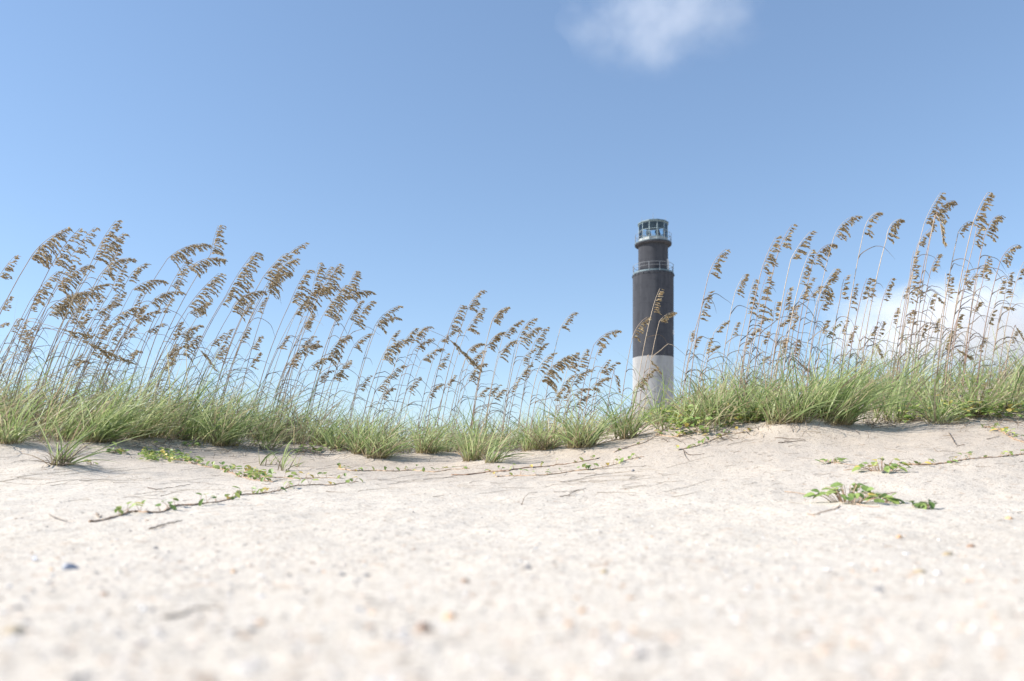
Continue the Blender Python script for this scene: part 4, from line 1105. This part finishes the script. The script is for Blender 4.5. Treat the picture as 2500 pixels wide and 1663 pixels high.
# rail round the shoulder
rl = MB()
NP = 12
for k in range(NP):
    a = 2 * math.pi * k / NP + math.radians(-90 + 8)
    rl.tube([((R1 - 0.02) * math.cos(a), (R1 - 0.02) * math.sin(a), zd - 0.1), ((R1 - 0.02) * math.cos(a), (R1 - 0.02) * math.sin(a), zd + 1.12)], 0.034, n=6)
for hh, rr in ((1.12, 0.026), (0.72, 0.02)): rl.ring(R1 - 0.02, zd + hh, rr, 96)
ra = rl.build('railing', M['rail'], lh)
m = MB(); m.lathe([(R1 - 0.05, zd + 0.05), (R1 - 0.02, zd + 0.05), (R1 - 0.02, zd + 0.22), (R1 - 0.05, zd + 0.22), (R1 - 0.05, zd + 0.05)], n=96, cap0=False, cap1=False); m.build('toe_plate', M['metal'], ra)
for k in range(24):
    a = 2 * math.pi * k / 24 + 0.1
    bk = MB(); bk.box(((R1 + 0.06) * math.cos(a), (R1 + 0.06) * math.sin(a), zd - 0.12), (0.10, 0.10, 0.16), a)
    bk.build('rail_bracket', M['darkmetal'], lh)
# door of the upper shaft
da = math.radians(-90 + 68)
dm = MB(); dm.box(((R2 - 0.02) * math.cos(da), (R2 - 0.02) * math.sin(da), zd + 0.02 + 0.90), (0.16, 0.78, 1.72), da); dr = dm.build('door', M['door'], lh)
dm = MB(); dm.box(((R2 + 0.07) * math.cos(da + 0.12), (R2 + 0.07) * math.sin(da + 0.12), zd + 0.9), (0.05, 0.05, 0.16), da); dm.build('handle', M['darkmetal'], dr)
va = math.radians(-90 + 66)
vm = MB(); vm.box(((R1 + 0.01) * math.cos(va), (R1 + 0.01) * math.sin(va), Z(815)), (0.10, 0.34, 0.62), va); vm.build('wall_vent', M['door'], lh)
# lantern gallery
st = 0.34
m = MB(); m.lathe([(R2 - 0.01, zs), (R3 - 0.12, zs + 0.02), (R3, zs + 0.10), (R3, zs + st - 0.09)], n=128, cap0=False, cap1=False); gd = m.build('gallery_deck', M['black'], lh)
m = MB(); m.lathe([(R3 + 0.02, zs + st - 0.09), (R3 + 0.02, zs + st), (0.02, zs + st + 0.01)], n=128, cap0=False, cap1=False); m.build('deck_rim', M['metal'], gd)
zt = zs + st
gr = MB()
for k in range(16):
    a = 2 * math.pi * k / 16 + 0.1
    gr.tube([((R3 - 0.04) * math.cos(a), (R3 - 0.04) * math.sin(a), zt), ((R3 - 0.04) * math.cos(a), (R3 - 0.04) * math.sin(a), zt + 1.02)], 0.024, n=6)
for hh in (1.02, 0.52): gr.ring(R3 - 0.04, zt + hh, 0.02, 96)
gr.build('gallery_railing', M['rail'], lh)
# lantern room, twelve sides
RL = 1.80; zr = Z(549.0); ph = math.radians(-90 + 5); wall_h = 0.48
lr = link('lantern_room', None, parent=lh)
m = MB(); m.lathe([(RL, zt), (RL, zt + wall_h), (RL - 0.08, zt + wall_h), (RL - 0.08, zt)], n=12, cap0=False, cap1=False, ph=ph); m.build('sill_wall', M['sill'], lr)
m = MB()
for k in range(12):
    a = 2 * math.pi * k / 12 + ph
    m.tube([(RL * math.cos(a), RL * math.sin(a), zt), (RL * math.cos(a), RL * math.sin(a), zr)], 0.042, n=6)
for zz, rr in ((zt + wall_h, 0.04), (zt + wall_h + 0.95, 0.034), (zr - 0.05, 0.05)):
    for k in range(12):
        a, b = 2 * math.pi * k / 12 + ph, 2 * math.pi * (k + 1) / 12 + ph
        m.tube([(RL * math.cos(a), RL * math.sin(a), zz), (RL * math.cos(b), RL * math.sin(b), zz)], rr, n=6)
m.build('window_frame', M['frame'], lr)
m = MB(); m.lathe([(RL - 0.02, zt + wall_h), (RL - 0.02, zr - 0.02)], n=12, cap0=False, cap1=False, ph=ph); m.build('glazing', M['glass'], lr)
m = MB(); m.lathe([(0.02, zr - 0.09), (RL - 0.10, zr - 0.09), (RL - 0.10, zr - 0.6), (RL - 0.16, zr - 0.6), (RL - 0.16, zr - 0.16), (0.02, zr - 0.16)][:2] + [(RL - 0.10, zr - 0.02)], n=12, cap0=True, cap1=False, ph=ph); m.build('ceiling', M['ceiling'], lr)
m = MB(); m.lathe([(RL - 0.02, zr), (RL + 0.13, zr + 0.0), (RL + 0.13, zr + 0.12), (RL - 0.1, zr + 0.22), (0.3, zr + 0.46), (0.02, zr + 0.48)], n=12, cap0=False, cap1=False, ph=ph); m.build('roof', M['metal'], lh)
# beacons on their stand
bs = MB(); bs.tube([(0, 0, zt), (0, 0, zt + 0.62)], 0.10, n=10)
bs.ring(0.85, zt + 0.62, 0.05, 24)
for k in range(4):
    a = k * math.pi / 2 + 0.5
    bs.tube([(0, 0, zt + 0.62), (0.85 * math.cos(a), 0.85 * math.sin(a), zt + 0.62)], 0.04, n=6)
    for s in (-0.25, 0.25):
        bs.tube([(0.85 * math.cos(a), 0.85 * math.sin(a), zt + 0.62), (0.85 * math.cos(a) - s * math.sin(a), 0.85 * math.sin(a) + s * math.cos(a), zt + 1.15)], 0.028, n=6)
bst = bs.build('beacon_stand', M['darkmetal'], lr)
for k in range(4):
    a = k * math.pi / 2 + 0.5
    b = MB(); b.lathe([(0.05, -0.22), (0.2, -0.18), (0.27, 0.0), (0.27, 0.2)], n=20)
    o = b.build('beacon', M['darkmetal'], lr)
    o.location = (0.75 * math.cos(a), 0.75 * math.sin(a), zt + 1.28)
    o.rotation_euler = (0, math.pi / 2 - 0.1, a)
for ax_, ay_, hh in ((0.0, 0.0, 1.0), (-1.45, -0.3, 0.65), (-0.85, 0.6, 0.55), (1.6, 0.2, 0.75)):
    zz = zr + (0.47 if ax_ == 0 else 0.2)
    b = MB(); b.tube([(ax_, ay_, zz - 0.05), (ax_, ay_, zz + hh)], 0.035, 0.012, n=5); b.build('lightning_rod', M['rail'], lh)

# ------------------------------------------------------------------ clouds (volumes far off in the sky)
def cloud(px, py, dist, wpx, hpx, dens, label, seed, thr=0.40, depth=0.7):
    c = P(px, py, dist); sx = wpx / 2 / F * dist; sz = hpx / 2 / F * dist; sy = sx * depth
    rnd = random.Random(seed); V = []; Fc = []; nu, nv = 40, 22
    for i in range(nv + 1):
        t = math.pi * i / nv
        for j in range(nu):
            p = 2 * math.pi * j / nu
            n = Vector((math.sin(t) * math.cos(p), math.sin(t) * math.sin(p), math.cos(t)))
            k = 1.0 + 0.22 * mnoise.noise(n * 1.7 + Vector((seed, 0, 0))) + 0.08 * mnoise.noise(n * 5 + Vector((0, seed, 0)))
            V.append(n * k)
    for i in range(nv):
        for j in range(nu):
            j2 = (j + 1) % nu
            Fc.append((i * nu + j, (i + 1) * nu + j, (i + 1) * nu + j2, i * nu + j2))
    me = bpy.data.meshes.new('cloud'); me.from_pydata([tuple(v) for v in V], [], Fc); me.update()
    m, nt, out = new_mat('cloud_vapour'); L = nt.links.new
    tc = N(nt, 'TexCoord'); ln = N(nt, 'VectorMath', operation='LENGTH'); L(tc.outputs['Object'], ln.inputs[0])
    mp = N(nt, 'Mapping'); mp.inputs['Scale'].default_value = (sx / sz * 0.75, sy / sz * 0.75, 1.0); mp.inputs['Location'].default_value = (seed * 1.7, 3.1, seed)
    L(tc.outputs['Object'], mp.inputs[0])
    n1 = tex_noise(nt, mp.outputs[0], 1.25, 8, 0.62)
    fall = mth(nt, 'SUBTRACT', 1.0, mth(nt, 'POWER', ln.outputs['Value'], 2.6))
    a = mth(nt, 'SUBTRACT', mth(nt, 'ADD', n1, mth(nt, 'MULTIPLY', fall, 0.22)), thr + 0.15)
    dn = mth(nt, 'MULTIPLY', mth(nt, 'MAXIMUM', a, 0.0), mth(nt, 'MAXIMUM', mth(nt, 'MULTIPLY', fall, dens), 0.0))
    vs = N(nt, 'VolumeScatter'); vs.inputs['Color'].default_value = (1, 1, 1, 1); vs.inputs['Anisotropy'].default_value = 0.2
    L(dn, vs.inputs['Density']); L(vs.outputs[0], out.inputs['Volume'])
    o = link('cloud', me, m, None, c); o.scale = (sx, sy, sz)
    tag(o, label, 'cloud', 'thin clouds in the blue sky')
cloud(1612, 38, 1500.0, 590, 270, 0.013, 'wispy white cloud at the top of the sky above the lighthouse', 3)
cloud(2370, 800, 2600.0, 880, 280, 0.036, 'bright low cloud behind the sea oats at the right edge', 8)
